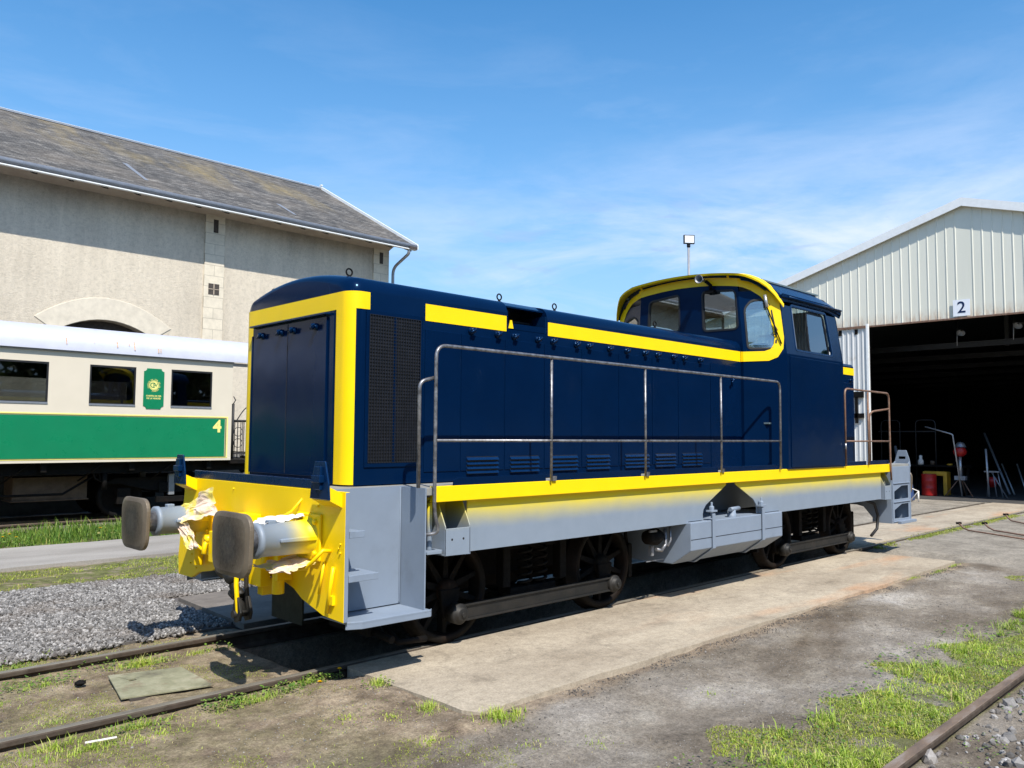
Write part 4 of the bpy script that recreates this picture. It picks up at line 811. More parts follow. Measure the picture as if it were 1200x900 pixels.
# hood -------------------------------------------------------------
HS = 5.21
def hood_section(inset=0., zlow=1.345, drop=0.):
    hw = CY-HS-inset; pts = [(CY-hw, zlow)]
    pts.append((CY-hw, 2.84-drop)); 
    for a in np.linspace(8, 75, 6): pts.append((CY-hw+.12-.12*cos(radians(a)), 2.84-drop+.12*sin(radians(a))))
    yr = CY-hw+.12
    for t in np.linspace(.12, 1, 7): y = yr+(CY-yr)*t; pts.append((y, 2.962-drop+.09*(1-((CY-y)/(CY-yr))**2)))
    L = pts; return L+[(mir(p[0]), p[1]) for p in L[::-1][1:]]
def loft(b, rings, mat, caps=True, smooth=False):
    n = len(rings[0][1]); vs = [(x, p[0], p[1]) for x, r in rings for p in r]
    fs = [(i*n+j, i*n+(j+1) % n, (i+1)*n+(j+1) % n, (i+1)*n+j) for i in range(len(rings)-1) for j in range(n)]
    if caps: fs += [tuple(range(n))[::-1], tuple(range((len(rings)-1)*n, len(rings)*n))]
    b.add(vs, fs, mat, smooth)
b = MB(); HX = 3.40
rr = [(HX+.12-.12*cos(radians(a)), hood_section(.12-.12*sin(radians(a)), drop=(.12-.12*sin(radians(a)))*.5)) for a in (0, 18, 36, 54, 72, 90)]
loft(b, rr+[(5.06, hood_section())], 'navy')
# middle segment with the air opening cut into the near shoulder
sec = [p for p in hood_section() if not (p[0] < 5.345 and p[1] > 2.6)]
i0 = 1; sec2 = [(HS, 1.345), (HS, 2.695), (5.60, 2.695), (5.60, 2.925), (5.262, 2.905), (5.262, 2.918), (5.345, 2.962)] + [p for p in hood_section() if p[0] > 5.36]
loft(b, [(5.061, sec2), (5.589, sec2)], 'navy'); loft(b, [(5.59, hood_section()), (9.30, hood_section())], 'navy')
hood = b.build('engine_hood', loco)
for p in hood.data.polygons: p.use_smooth = True
hood.data.set_sharp_from_angle(angle=radians(30))
b = MB(); b.box(5.075, 5.575, 5.215, 5.235, 2.700, 2.755, 'navy'); b.box(5.07, 5.58, 5.56, 5.595, 2.70, 2.925, 'black'); b.box(5.063, 5.075, 5.215, 5.6, 2.70, 2.865, 'navy'); b.box(5.575, 5.587, 5.215, 5.6, 2.70, 2.865, 'navy_light'); b.box(5.10, 5.55, 5.40, 5.42, 2.80, 2.815, 'black')
b.prism([(5.08, 2.705), (5.14, 2.705), (5.12, 2.78), (5.10, 2.78)], 1, 5.208, 5.214, 'yellow'); b.build('air_intake', hood)
# yellow bands, 2-3 mm proud of the steel
b = MB()
def arcpt(a, e): return (HX+.12-(.12+e)*cos(radians(a)), CY-(CY-HS-.12)-(.12+e)*sin(radians(a)))
pl_ = [(HX-.003, 5.405)] + [arcpt(a, .003) for a in range(0, 61, 10)]
def strip(poly, z0, z1, m, b=b, th=.002):
    n = len(poly); vs = [(p[0], p[1], z0) for p in poly]+[(p[0], p[1], z1) for p in poly]; b.add(vs, [(i, i+1, n+i+1, n+i) for i in range(n-1)], m, True)
strip(pl_, 1.350, 2.70, 'yellow')
full = [(HX-.003, 5.405)] + [arcpt(a, .003) for a in range(0, 91, 10)] + [(3.575, HS-.003)]
strip(full, 2.70, 2.835, 'yellow'); strip([(HX-.003, mir(5.405)), (HX-.003, 5.405)], 2.70, 2.835, 'yellow')
strip([(p[0], mir(p[1])) for p in pl_[::-1]], 1.350, 2.70, 'yellow'); strip([(p[0], mir(p[1])) for p in full[::-1]], 2.70, 2.835, 'yellow')
def bend_strip(x0, x1, y, z0, z1, b=b): b.add([(x0, y, z0), (x1, y, z0), (x1, y, z1), (x0, y, z1)], [(0, 1, 2, 3)], 'yellow')
bend_strip(4.12, 5.05, HS-.003, 2.672, 2.812); bend_strip(5.60, 9.16, HS-.003, 2.683, 2.812)
bend_strip(4.12, 9.16, mir(HS-.003), 2.683, 2.812)
so = b.build('yellow_band', hood, recalc=False)
# front doors
b = MB(); b.box(HX-.014, HX-.001, 5.415, 6.745, 1.352, 2.695, 'navy'); b.box(HX-.030, HX-.012, 5.50, 6.70, 1.40, 2.655, 'navy'); b.box(HX-.034, HX-.029, 6.097, 6.103, 1.41, 2.65, 'black')
b.box(HX-.065, HX-.012, 5.47, 6.72, 2.668, 2.684, 'navy_light'); b.box(HX-.03, HX-.012, 6.72, 6.74, 1.40, 2.60, 'navy'); fd = b.build('front_door', hood, bevel=.004)
def latch(x, y, z, d, par):
    b = MB(); d = Vector(d); o = Vector((x, y, z)); b.lathe(o, d, [(0, .030), (.012, .030), (.014, .018), (.032, .018), (.034, .026), (.044, .024), (.046, 0)], 'navy', 14)
    u = d.cross(Vector((0, 0, 1))).normalized(); p = o+d*.04
    b.tube([p-u*.030+Vector((0, 0, .018)), p+u*.030-Vector((0, 0, .018))], .008, 'navy_light', 7); b.build('latch', par)
for y in (6.53, 6.20, 5.99, 5.65): latch(HX-.030, y, 2.585, (-1, 0, 0), fd)
# side panels, latches, louvres
panels = [(4.12, 4.50), (4.515, 5.02), (5.035, 5.54), (5.555, 6.08), (6.095, 6.67), (6.685, 7.26), (7.275, 7.76), (7.775, 8.44), (8.455, 9.15)]
louv = [(4.57, 4.96), (5.09, 5.48), (5.63, 6.03), (6.15, 6.53), (6.77, 7.21), (7.31, 7.71), (7.83, 8.25)]
lat = [4.62, 4.93, 5.14, 5.45, 5.66, 6.0, 6.19, 6.52, 6.81, 7.13, 7.36, 7.67, 7.88, 8.21]
for side in (-1, 1):
    Y = (lambda y: y) if side < 0 else mir
    def yb(a, c): return (min(Y(a), Y(c)), max(Y(a), Y(c)))
    pob = []
    for x0, x1 in panels:
        b = MB(); b.box(x0, x1, *yb(HS-.007, HS-.0005), 1.43 if x0 < 8.4 else 1.36, 2.60 if x0 < 8.4 else 2.62, 'navy'); pob.append((x0, x1, b.build('hood_door', hood, bevel=.003)))
    for l0, l1 in louv:
        par = [p for p in pob if p[0] <= l0+.1 < p[1]][0][2]; b = MB()
        for i in range(4):
            z = 1.405+i*.038; b.prism([(Y(HS-.007), z+.026), (Y(HS-.026), z+.004), (Y(HS-.026), z), (Y(HS-.007), z)], 0, l0+.01, l1-.01, 'navy_light')
        b.box(l0+.01, l1-.01, *yb(HS-.0085, HS-.007), 1.40, 1.55, 'black'); b.build('louvre', par, bevel=.002)
    for x in lat: latch(x, Y(HS-.005), 2.635 if x < 8.5 else 2.6, (0, side, 0), [p for p in pob if p[0] <= x < p[1]][0][2])
    # radiator grille
    gx0, gx1, gz0, gz1 = 3.57, 4.065, 1.515, 2.665
    b = MB(); b.box(gx0, gx1, *yb(HS-.0025, HS-.0005), gz0, gz1, 'black'); g = b.build('radiator_grille', hood)
    b = MB(); w = .0022; nx, nz = 20, 44
    for i in range(nx+1):
        x = gx0+(gx1-gx0)*i/nx; b.box(x-w, x+w, *yb(HS-.016, HS-.012), gz0, gz1, 'grille_wire')
    for i in range(nz+1):
        z = gz0+(gz1-gz0)*i/nz; b.box(gx0, gx1, *yb(HS-.012, HS-.008), z-w, z+w, 'grille_wire')
    b.build('wire_mesh', g)
    b = MB(); xm = (gx0+gx1)/2
    for x0, x1, z0, z1 in ((gx0-.03, gx1+.03, gz1, gz1+.035), (gx0-.03, gx1+.03, gz0-.035, gz0), (gx0-.03, gx0, gz0, gz1), (gx1, gx1+.03, gz0, gz1), (xm-.012, xm+.012, gz0, gz1)): b.box(x0, x1, *yb(HS-.010, HS-.0005), z0, z1, 'navy')
    b.build('grille_frame', g, bevel=.002)
    for x0, x1 in ((4.06, 5.10), (5.17, 6.46), (6.53, 7.87), (7.94, 9.24), (11.15, 11.88), (11.95, 12.72)):
        b = MB(); b.prism([(x0, 1.345), (x1, 1.345), (x1, 1.405), (x0+.05, 1.405), (x0, 1.385)], 1, *yb(NEAR+.005, NEAR+.013), 'navy')
        b.box(x0, x1, *yb(NEAR+.013, NEAR+.05), 1.338, 1.345, 'navy'); b.build('kick_plate', loco, bevel=.002)
    b = MB(); b.cyl((8.93, Y(HS-.002), 2.44), (8.93, Y(HS-.05), 2.44), .018, 'navy'); b.tube([(8.93, Y(HS-.045), 2.44), (8.86, Y(HS-.05), 2.40)], .012, 'navy', 8); b.build('door_handle', hood)
for (x, y) in ((3.53, 5.44), (3.56, 6.70), (5.14, 5.40), (5.14, 6.76), (5.90, 5.40), (5.90, 6.76), (7.6, 5.40)):
    z = 2.968; b = MB(); b.lathe((x, y, z-.02), (0, 0, 1), [(0, .03), (.025, .03), (.03, .014), (.045, .012)], 'dark_gear', 12)
    b.tube([(x+.028*cos(a), y+.028*sin(a)*0, z+.052+.028*sin(a)) for a in np.linspace(0, 2*pi, 17)[:-1]], .007, 'dark_gear', 7, closed=True); b.build('lifting_eye', hood)
for (x, z) in ((3.66, 2.83), (4.10, 2.83), (4.06, 1.39), (6.2, 2.3)): pass

# rear hood
b = MB()
def rh(i=0.): 
    hw = CY-HS-i; L = [(CY-hw, 1.345), (CY-hw, 2.84-i), (CY-hw+.03, 2.875-i), (CY-hw+.10, 2.89-i), (CY, 2.93-i)]; return L+[(mir(p[0]), p[1]) for p in L[::-1][1:]]
loft(b, [(11.08, rh()), (12.58, rh()), (12.62, rh(.015)), (12.635, rh(.05))], 'navy'); rhood = b.build('rear_hood', loco, bevel=.008)
b = MB()
for s in (-1, 1):
    y = HS-.003 if s < 0 else mir(HS-.003); b.box(11.12, 12.60, min(y, y-s*.0024), max(y, y-s*.0024), 2.705, 2.815, 'yellow')
b.box(12.636, 12.640, 5.25, 6.91, 2.705, 2.815, 'yellow'); b.build('yellow_band', rhood)
for z in (2.62,): latch(12.45, HS-.002, z, (0, -1, 0), rhood)
b = MB(); b.box(11.16, 11.85, HS-.008, HS-.001, 1.42, 2.58, 'navy'); b.box(11.88, 12.55, HS-.008, HS-.001, 1.42, 2.58, 'navy'); b.build('hood_door', rhood, bevel=.003)
b = MB(); b.lathe((12.3, 5.4, 2.885), (0, 0, 1), [(0, .03), (.04, .03), (.05, .02), (.055, 0)], 'dark_gear', 12); b.build('lifting_eye', rhood)

# cab -------------------------------------------------------------
ZB = 2.78
CF, C1, C2, XS, YS, XR = 9.17, 5.17, 6.80, 9.46, 4.735, 11.10
def cwarp(x, y, z):
    if z > ZB:
        t = (z-ZB)/.82; k = (y-CY)/(CY-YS); y = y-.095*t*k; 
        if x > 10.2: x = x-.06*t*(x-10.2)/.9
    return (x, y, z)
def roofz(y): 
    d = abs(y-CY); return 3.86-.075*(d/.9)**2-max(0, d-.9)**2*1.2
def wall_panel(b, p0, p1, holes, zt0, mat='navy', th=.03, z0=1.345, split=True):
    p0 = Vector((*p0, 0)); p1 = Vector((*p1, 0)); L = (p1-p0).length; u = (p1-p0)/L
    N = 8; top = [(L*(1-i/N), min(roofz((p0+u*L*(1-i/N)).y)-.05, zt0)) for i in range(N+1)]
    b.plate([(0, z0), (L, z0), (L, ZB), (0, ZB)], [], p0, u, (0, 0, 1), th, mat)
    b.plate([(0, ZB), (L, ZB)]+top, holes, p0, u, (0, 0, 1), th, mat)
    return p0, u, L
cab = MB()
wins = []
def window(p0, u, poly, name='cab_window', frame_w=.022, gl='cab_glass', frame='rubber', outn=None):
    wins.append((p0, u, poly, name, gl, frame, frame_w))
# near facet: from crease (CF,C1) to corner (XS,YS); plates face -x/-y so run from far to near
hA = rpoly([(5.215, 3.105), (5.735, 3.115), (5.735, 3.645), (5.215, 3.605)], .07)
def loc_poly(pts, p0, u):   # pts given as (y,z) -> (s,z)
    return [((y-p0.y)/u.y, z) for y, z in pts]
def norm_ccw(p):
    a = sum(p[i-1][0]*p[i][1]-p[i][0]*p[i-1][1] for i in range(len(p))); return p if a > 0 else p[::-1]
# centre front
p0, p1 = (CF, C2), (CF, C1); P0 = Vector((*p0, 0)); U = (Vector((*p1, 0))-P0).normalized()
hB = rpoly([(6.115, 3.14), (6.645, 3.15), (6.645, 3.60), (6.115, 3.645)], .07)
hs = [norm_ccw(loc_poly(h, P0, U)) for h in (hA, hB)]
wall_panel(cab, p0, p1, hs, 9)
for h in hs: window(P0, U, h)
# near facet
p0, p1 = (CF, C1), (XS, YS); P0 = Vector((*p0, 0)); L = (Vector((*p1, 0))-P0).length; U = (Vector((*p1, 0))-P0)/L
hC = norm_ccw(rpoly([(.06, 2.845), (L-.13, 2.845), (L-.10, 3.0), (L-.135, 3.40), (L-.22, 3.475), (.15, 3.46), (.06, 3.36)], .05))
wall_panel(cab, p0, p1, [hC], 3.58); window(P0, U, hC); NF = (P0, U, L)
# far facet
p0, p1 = (XS, mir(YS)), (CF, C2); P0 = Vector((*p0, 0)); L = (Vector((*p1, 0))-P0).length; U = (Vector((*p1, 0))-P0)/L
hD = norm_ccw(rpoly([(.16, 2.98), (L-.06, 2.98), (L-.06, 3.36), (L-.2, 3.44), (.22, 3.40)], .05))
wall_panel(cab, p0, p1, [hD], 3.58); window(P0, U, hD); FF = (P0, U, L)
# near side: lower sheet, then upper sheet with the droplight opening
hS = norm_ccw(rpoly([(9.72-XS, 2.84), (10.80-XS, 2.84), (10.78-XS, 3.15), (10.76-XS, 3.43), (9.72-XS, 3.43)], .05))
wall_panel(cab, (XS, YS), (XR, YS), [hS], 3.56)
wall_panel(cab, (XR, mir(YS)), (XS, mir(YS)), [norm_ccw([(XR-XS-p[0], p[1]) for p in hS])], 3.56)
# rear
hR = [norm_ccw(rpoly([(a, 2.98), (a+.62, 2.98), (a+.62, 3.67), (a, 3.67)], .08)) for a in (.12, .98, 1.86)]
P0 = Vector((XR, YS, 0)); U = Vector((0, 1, 0)); wall_panel(cab, (XR, YS), (XR, mir(YS)), hR, 9)
for h in hR: window(P0, U, h)
cab.warp(cwarp); cabo = cab.build('cab', loco, bevel=.012, seg=3)
for P0, U, poly, name, gl, fr, fw in wins:
    b = MB(); nrm = U.cross(Vector((0, 0, 1))).normalized()
    b.plate(shrink(poly, -fw*.55), [shrink(poly, fw*.6)], P0+nrm*.006, U, (0, 0, 1), .045, fr); b.warp(cwarp); w = b.build('cab_window', cabo, bevel=.004)
    b = MB(); b.plate(shrink(poly, fw*.3), [], P0-nrm*.014, U, (0, 0, 1), .004, gl); b.warp(cwarp); b.build('pane', w)
# droplight: frame and half-lowered pane on the near door, pane on far door
b = MB(); P0 = Vector((XS, YS, 0)); U = Vector((1, 0, 0))
b.plate(shrink(hS, -.012), [shrink(hS, .014)], P0+Vector((0, -.004, 0)), U, (0, 0, 1), .03, 'navy_light'); b.warp(cwarp); w = b.build('side_window', cabo, bevel=.003)
b = MB(); inner = [(p[0], p[1]) for p in rpoly([(10.17-XS, 2.85), (10.75-XS, 2.85), (10.72-XS, 3.38), (10.20-XS, 3.38)], .06)]; b.plate(inner, [], P0+Vector((0, .03, 0)), U, (0, 0, 1), .004, 'cab_glass'); b.warp(cwarp); b.build('pane', w)
b = MB(); b.plate(shrink(inner, -.02), [shrink(inner, .012)], P0+Vector((0, .028, 0)), U, (0, 0, 1), .012, 'black'); b.warp(cwarp); b.build('sash', w)
b = MB(); b.box(9.74, 9.79, YS+.02, YS+.03, 2.85, 3.42, 'light_steel'); b.warp(cwarp); b.build('guide', w)
# door sheet on side
b = MB(); b.plate([(.07, 1.365), (1.52, 1.365), (1.52, ZB-.03), (.07, ZB-.03)], [], P0+Vector((0, -.010, 0)), U, (0, 0, 1), .009, 'navy'); 
do = b.build('cab_door', cabo, bevel=.004); b = MB(); b.tube([(11.05, YS-.035, 1.58), (11.05, YS-.035, 1.66)], .012, 'light_steel', 8); b.build('handle', do)
# interior: floor, control desk, seat, slats imitating a reflection
b = MB(); b.box(9.3, 11.0, 4.9, 7.3, 1.9, 1.92, 'interior'); b.box(9.75, 10.15, 5.5, 6.9, 1.92, 2.78, 'interior'); b.box(9.30, 10.9, 4.98, 7.1, 3.71, 3.73, 'interior'); b.build('cab_interior', cabo)
b = MB()
for i in range(12): b.box(10.86, 10.90, 4.95+i*.045, 4.975+i*.045, 2.7, 3.5, 'reflection_slats')  # pale slats standing in for the shed's reflection in the side window
b.build('reflection_slats', cabo)
b = MB(); b.cyl((9.95, 5.35, 2.1), (9.95, 5.35, 2.95), .02, 'light_steel'); b.box(9.88, 10.02, 5.28, 5.42, 2.95, 2.99, 'light_steel'); b.build('lever', cabo)
# roof and visor
b = MB()
def roof_ring(x, ins=0.):
    ys = np.linspace(YS+.045+ins, mir(YS+.045+ins), 25); pts = [(float(y), roofz(float(y))-ins*.3) for y in ys]; 
    pts = [(pts[0][0]+.0, 3.50)]+[(pts[0][0]-.005, 3.54)]+[(p[0], p[1]) for p in pts]+[(pts[-1][0]+.005, 3.54), (pts[-1][0], 3.50)]
    lo = [(p[0]*1.0+(CY-p[0])*.02, p[1]-.06 if 0 < i < len(pts)-1 else p[1]) for i, p in enumerate(pts)]
    return pts+lo[::-1]
RV = lambda x: (x, roof_ring(x))
n_ = len(roof_ring(0))
def front_x(y):
    if y < C1: return CF+(C1-y)/(C1-YS)*(XS-CF)
    if y > C2: return CF+(y-C2)/(mir(YS)-C2)*(XS-CF)
    return CF
rings = []
R0 = roof_ring(0); vs = []; fs = []
xsf = [(front_x(p[0])+.012, p) for p in R0]
for k in range(5):
    t = k/4; vs += [(x*(1-t)+11.17*t, p[0], p[1]-(.05*max(0, t-.75)/.25)) for x, p in xsf]
fs = [(i*n_+j, i*n_+(j+1) % n_, (i+1)*n_+(j+1) % n_, (i+1)*n_+j) for i in range(4) for j in range(n_)]
m = n_//2; fs += [(j, n_-1-j, n_-2-j, j+1) for j in range(m-1)]+[(4*n_+j, 4*n_+j+1, 4*n_+n_-2-j, 4*n_+n_-1-j) for j in range(m-1)]
b.add(vs, fs, 'navy_light', True); ro = b.build('cab_roof', cabo); ro.data.set_sharp_from_angle(angle=radians(35))
b = MB(); b.tube([(9.6, YS+.035, 3.508), (11.15, YS+.035, 3.508), (11.19, YS+.12, 3.52), (11.19, 6.08, 3.80)], .014, 'navy_light', 8); b.build('rain_gutter', ro)
# yellow visor lip following the arch
ys = np.linspace(YS+.03, mir(YS+.03), 41); vs = []
for y in ys:
    y = float(y); zt = roofz(y); e = max(0, (abs(y-CY)-1.12)/.2); zt -= .12*e**2; fx = front_x(y)
    fl = .13*min(1, max(0, (1.31-abs(y-CY))/.25)**.7)+.008
    k = 1-.07*(1 if True else 0); yy = CY+(y-CY)*(1-.0)
    vs += [(fx-fl, yy, zt+.005), (fx+.02, yy, zt+.025), (fx+.02, yy, zt-.005), (fx-fl+.01, yy, zt-.02)]
b = MB(); fs = []
for i in range(len(ys)-1):
    for j in range(4): fs.append((i*4+j, i*4+(j+1) % 4, (i+1)*4+(j+1) % 4, (i+1)*4+j))
fs += [(3, 2, 1, 0), tuple(4*(len(ys)-1)+i for i in range(4))]; b.add(vs, fs, 'yellow', True); vo = b.build('visor', ro); vo.data.set_sharp_from_angle(angle=radians(40))
# yellow paint band on the front under the visor and round the corners
b = MB(); inner_y = []
def fpt(y, z, e=.0045):
    fx = front_x(y); nn = Vector((-1, 0)) if C1 <= y <= C2 else (Vector((-(C1-YS), -(XS-CF))).normalized() if y < C1 else Vector((-(mir(YS)-C2), (XS-CF))).normalized())
    p = cwarp(fx, y, z); return (p[0]+nn.x*e, p[1]+nn.y*e, p[2])
ysb = sorted(set([YS+.14, C1, C2, mir(YS)-.14]+list(np.linspace(YS+.14, mir(YS)-.14, 31)))); vs = []
for y in ysb:
    d = abs(y-CY); e = max(0, (d-1.0)/.3); zt = roofz(y)-.03-.02*e; vs += [fpt(y, zt), fpt(y, zt-.105-.03*e)]
b.add(vs, [(2*i, 2*i+1, 2*i+3, 2*i+2) for i in range(len(ysb)-1)], 'yellow')
for sg in (-1, 1):                                     # side uprights and bottom run into the hood stripe
    G = (lambda y: y) if sg < 0 else mir; cr = C1 if sg < 0 else mir(C2)
    out = [(YS+.13, 3.60), (YS+.05, 3.53), (YS+.012, 3.42), (YS+.010, 2.98), (YS+.03, 2.84), (YS+.09, 2.735), (YS+.18, 2.69), (cr, 2.683)]
    inn = [(YS+.20, 3.50), (YS+.165, 3.44), (YS+.14, 3.36), (YS+.105, 2.98), (YS+.12, 2.90), (YS+.16, 2.835), (YS+.22, 2.812), (cr, 2.808)]
    vs = []
    for o_, i_ in zip(out, inn): vs += [fpt(G(o_[0]), o_[1]), fpt(G(i_[0]), i_[1])]
    b.add(vs, [(2*i, 2*i+1, 2*i+3, 2*i+2) for i in range(len(out)-1)], 'yellow')
    q = [fpt(G(cr), 2.683), fpt(G(cr), 2.808), (CF-.004, G(HS-.006), 2.812), (CF-.004, G(HS-.006), 2.683)]; b.add(q, [(0, 1, 2, 3)], 'yellow')
yo = b.build('yellow_band', cabo, recalc=False); sm = yo.modifiers.new('s', 'SOLIDIFY'); sm.thickness = .003; sm.offset = 0
# horn, wiper
b = MB(); b.lathe((9.12, 5.70, 3.775), (-1, -.15, -.02), [(-.05, .02), (.05, .022), (.12, .038), (.16, .055), (.165, .056), (.16, .048), (.12, .030), (.06, .0)], 'zinc', 20); ho = b.build('horn', cabo)
b = MB(); b.tube([(9.10, 5.66, 3.76), (9.12, 5.60, 3.70), (9.15, 5.62, 3.62)], .022, 'dark_gear', 8); b.box(9.10, 9.17, 5.55, 5.68, 3.60, 3.64, 'dark_gear'); b.build('mount', ho)
P0, U, L = NF; nn = Vector((-(C1-YS), -(XS-CF), 0)).normalized()
def npt(s, z, e): p = cwarp(*(P0+U*s+Vector((0, 0, z)))); return Vector(p)+nn*e
b = MB(); b.tube([npt(.34, 3.50, .05), npt(.33, 3.40, .05), npt(.40, 3.15, .035), npt(.47, 2.90, .02)], .008, 'dark_gear', 7); b.tube([npt(.33, 3.52, .05), npt(.34, 3.36, .05)], .022, 'light_steel', 8); b.tube([npt(.40, 3.16, .03), npt(.44, 3.07, .03), npt(.37, 3.04, .03), npt(.42, 3.0, .02)], .007, 'rubber', 6); b.build('wiper', cabo)
for y in (5.35, 6.70):
    b = MB(); b.cyl((CF-.05, y, roofz(y)-.05), (CF-.05, y, roofz(y)-.01), .014, 'yellow', 8); b.build('visor_bolt', vo)

# handrails
def bend(pts, r=.07, n=5):                             # round the corners of a 3-D path
    out = [Vector(pts[0])]
    for i in range(1, len(pts)-1):
        a, p, c = Vector(pts[i-1]), Vector(pts[i]), Vector(pts[i+1]); d1, d2 = (a-p), (c-p); rr_ = min(r, d1.length*.45, d2.length*.45); A = p+d1.normalized()*rr_; B = p+d2.normalized()*rr_
        for j in range(n+1): t = j/n; out.append(A*(1-t)**2+p*2*t*(1-t)+B*t*t)
    out.append(Vector(pts[-1])); return out
for side in (-1, 1):
    Y = (lambda y: y) if side < 0 else mir
    y = 4.735; b = MB(); R_ = .0140
    b.tube(bend([(3.80, Y(4.80), .985), (3.895, Y(y-.01), 1.0), (3.845, Y(y-.012), 1.15), (3.845, Y(y-.012), 2.41), (9.26, Y(y), 2.412), (9.255, Y(y), 1.345)], .10, 6), R_, 'bare_steel', 12)
    b.tube([(3.845, Y(y), 1.69), (9.26, Y(y), 1.69)], 0.0110, 'bare_steel', 10)
    hr = b.build('handrail', loco)
    for x in (5.14, 6.50, 7.90):
        b = MB(); b.tube([(x, Y(y), 1.345), (x, Y(y), 2.40)], .0120, 'bare_steel', 10); b.box(x+.02, x+.07, min(Y(y), Y(y+.02)), max(Y(y), Y(y+.02)), 1.345, 1.385, 'bare_steel'); b.build('stanchion', hr, bevel=0)
    b = MB(); b.tube(bend([(3.715, Y(y+.02), 1.34), (3.715, Y(y+.02), 2.13), (3.84, Y(y+.005), 2.16)], .10, 6), .0145, 'bare_steel', 10); b.build('grab_rail', loco)
    b = MB(); b.tube(bend([(11.13, Y(y), 1.345), (11.13, Y(y), 2.42), (12.71, Y(y), 2.415), (12.72, Y(y), 1.40), (12.745, Y(y), 1.1)], .10, 6), R_, 'rust_pipe', 12); b.tube([(11.13, Y(y), 1.69), (12.72, Y(y), 1.69)], .0115, 'rust_pipe', 10); hr = b.build('handrail', loco)
    b = MB(); b.tube([(11.92, Y(y), 1.345), (11.92, Y(y), 2.40)], .0145, 'rust_pipe', 10); b.build('stanchion', hr)
    b = MB(); b.tube(bend([(12.37, Y(y+.16), 1.34), (12.37, Y(y+.16), 2.13), (12.71, Y(y), 2.18)], .10, 6), .0145, 'rust_pipe', 10); b.build('grab_rail', loco)

# masking paper left on the buffers (crumpled sheets, separate things)
def crumple(name, pts, nx, ny, amp, mat, label, seed, group='masking paper left on the buffers'):
    A, B, C, D = [Vector(p) for p in pts]; N = (B-A).cross(D-A).normalized(); n = 26; u, v = np.meshgrid(np.linspace(0, 1, n+1), np.linspace(0, 1, n+1), indexing='ij')
    rg = lambda k, sd: 1-np.abs(fbm(u*k+sd*1.7, v*k*1.3+sd, sd, 2)*2-1)*2
    dn = rg(2.6, seed)*.60+rg(5.5, seed+3)*.16+.35*np.sin(v*3.1); du = (fbm(u*3, v*3, seed+9)-.5); dv = (fbm(u*3, v*3, seed+13)-.5); edge = (fbm(u*5, v*5, seed+21)-.5)*.35
    vs = []
    for i in range(n+1):
        for j in range(n+1):
            uu = .5+(u[i, j]-.5)*(1+edge[i, j])+du[i, j]*.35; vv = .5+(v[i, j]-.5)*(1+edge[i, j])+dv[i, j]*.35
            vs.append((A*(1-uu)+B*uu)*(1-vv)+(D*(1-uu)+C*uu)*vv+N*dn[i, j]*amp*2.2)
    b = MB(); b.add(vs, [(i*(n+1)+j, (i+1)*(n+1)+j, (i+1)*(n+1)+j+1, i*(n+1)+j+1) for i in range(n) for j in range(n)], mat)
    o = b.build(name, recalc=False, loc=A); sf = o.modifiers.new('s', 'SOLIDIFY'); sf.thickness = .0015; return tag(o, label, 'masking paper', group)
crumple('masking_paper', [(2.86, 6.93, 1.12), (3.0, 6.62, 1.27), (2.99, 6.54, 1.05), (2.80, 6.84, 1.0)], 7, 7, .018, 'masking', 'brown masking paper draped over the base of the far buffer, hanging in a loop', 3)
crumple('masking_paper', [(2.78, 6.90, 1.0), (2.84, 6.80, 1.02), (2.88, 6.62, .80), (2.82, 6.74, .78)], 6, 6, .018, 'masking', 'torn lower end of brown masking paper dangling below the far buffer', 5)
crumple('masking_paper', [(2.72, 5.42, 1.10), (3.04, 5.50, 1.15), (3.04, 5.22, 1.17), (2.74, 5.18, 1.13)], 7, 6, .022, 'plastic_white', 'white crumpled film lying on top of the near buffer', 8)
crumple('masking_paper', [(2.70, 5.38, .82), (3.05, 5.34, .86), (3.04, 5.0, .84), (2.82, 5.02, .80)], 8, 6, .014, 'masking', 'torn beige masking paper hanging under the near buffer', 11)

# ================================================================== COACH
coach = thing('railway_coach', (2.0, 18.45, 0), 'green and cream passenger coach number 4 with white roof on the track behind the engine', 'railway carriage')
YW = 17.0; X1 = 8.08; X0 = -10.0
wn = [(-9.4, -8.2), (-7.9, -6.7), (-6.4, -5.2), (-4.9, -3.7), (-3.4, -2.2), (-1.9, -.7), (-.4, .8), (1.1, 2.3), (2.95, 4.44), (5.16, 6.03), (6.74, 7.62)]
b = MB(); hol = [[(a, 2.285), (c, 2.285), (c, 3.085), (a, 3.085)] for a, c in wn]
b.plate([(X0, 1.18), (X1, 1.18), (X1, 3.33), (X0, 3.33)], hol, (0, YW, 0), (1, 0, 0), (0, 0, 1), .05, 'cream')
hol2 = [[(a+.1, 2.4), (a+.35, 2.4), (a+.35, 2.95), (a+.1, 2.95)] for a, c in wn[1::3]]+[[(6.9, 2.5), (7.1, 2.5), (7.1, 3.0), (6.9, 3.0)], [(3.0, 2.3), (3.25, 2.3), (3.25, 2.95), (3.0, 2.95)], [(5.6, 2.5), (5.95, 2.5), (5.95, 2.85), (5.6, 2.85)]]
b.plate([(X0, 1.18), (X1, 1.18), (X1, 3.33), (X0, 3.33)], hol2, (0, YW+2.85, 0), (1, 0, 0), (0, 0, 1), .05, 'cream')
b.box(X1-.05, X1-.001, YW+.05, YW+2.84, 1.18, 3.33, 'cream'); b.box(X0+.001, X0+.05, YW+.05, YW+2.84, 1.18, 3.33, 'cream'); b.box(X0+.05, X1-.05, YW+.05, YW+2.8, 1.18, 1.24, 'dark_gear')
b.box(X0, X1, YW-.004, YW+.0, 1.18, 1.235, 'cream')
bod = b.build('body', coach, bevel=.004)
b = MB(); yy = YW-.004
b.box(X0+.1, 7.93, yy, YW-.0005, 1.262, 2.075, 'green_paint'); b.build('green_panel', bod)
b = MB()
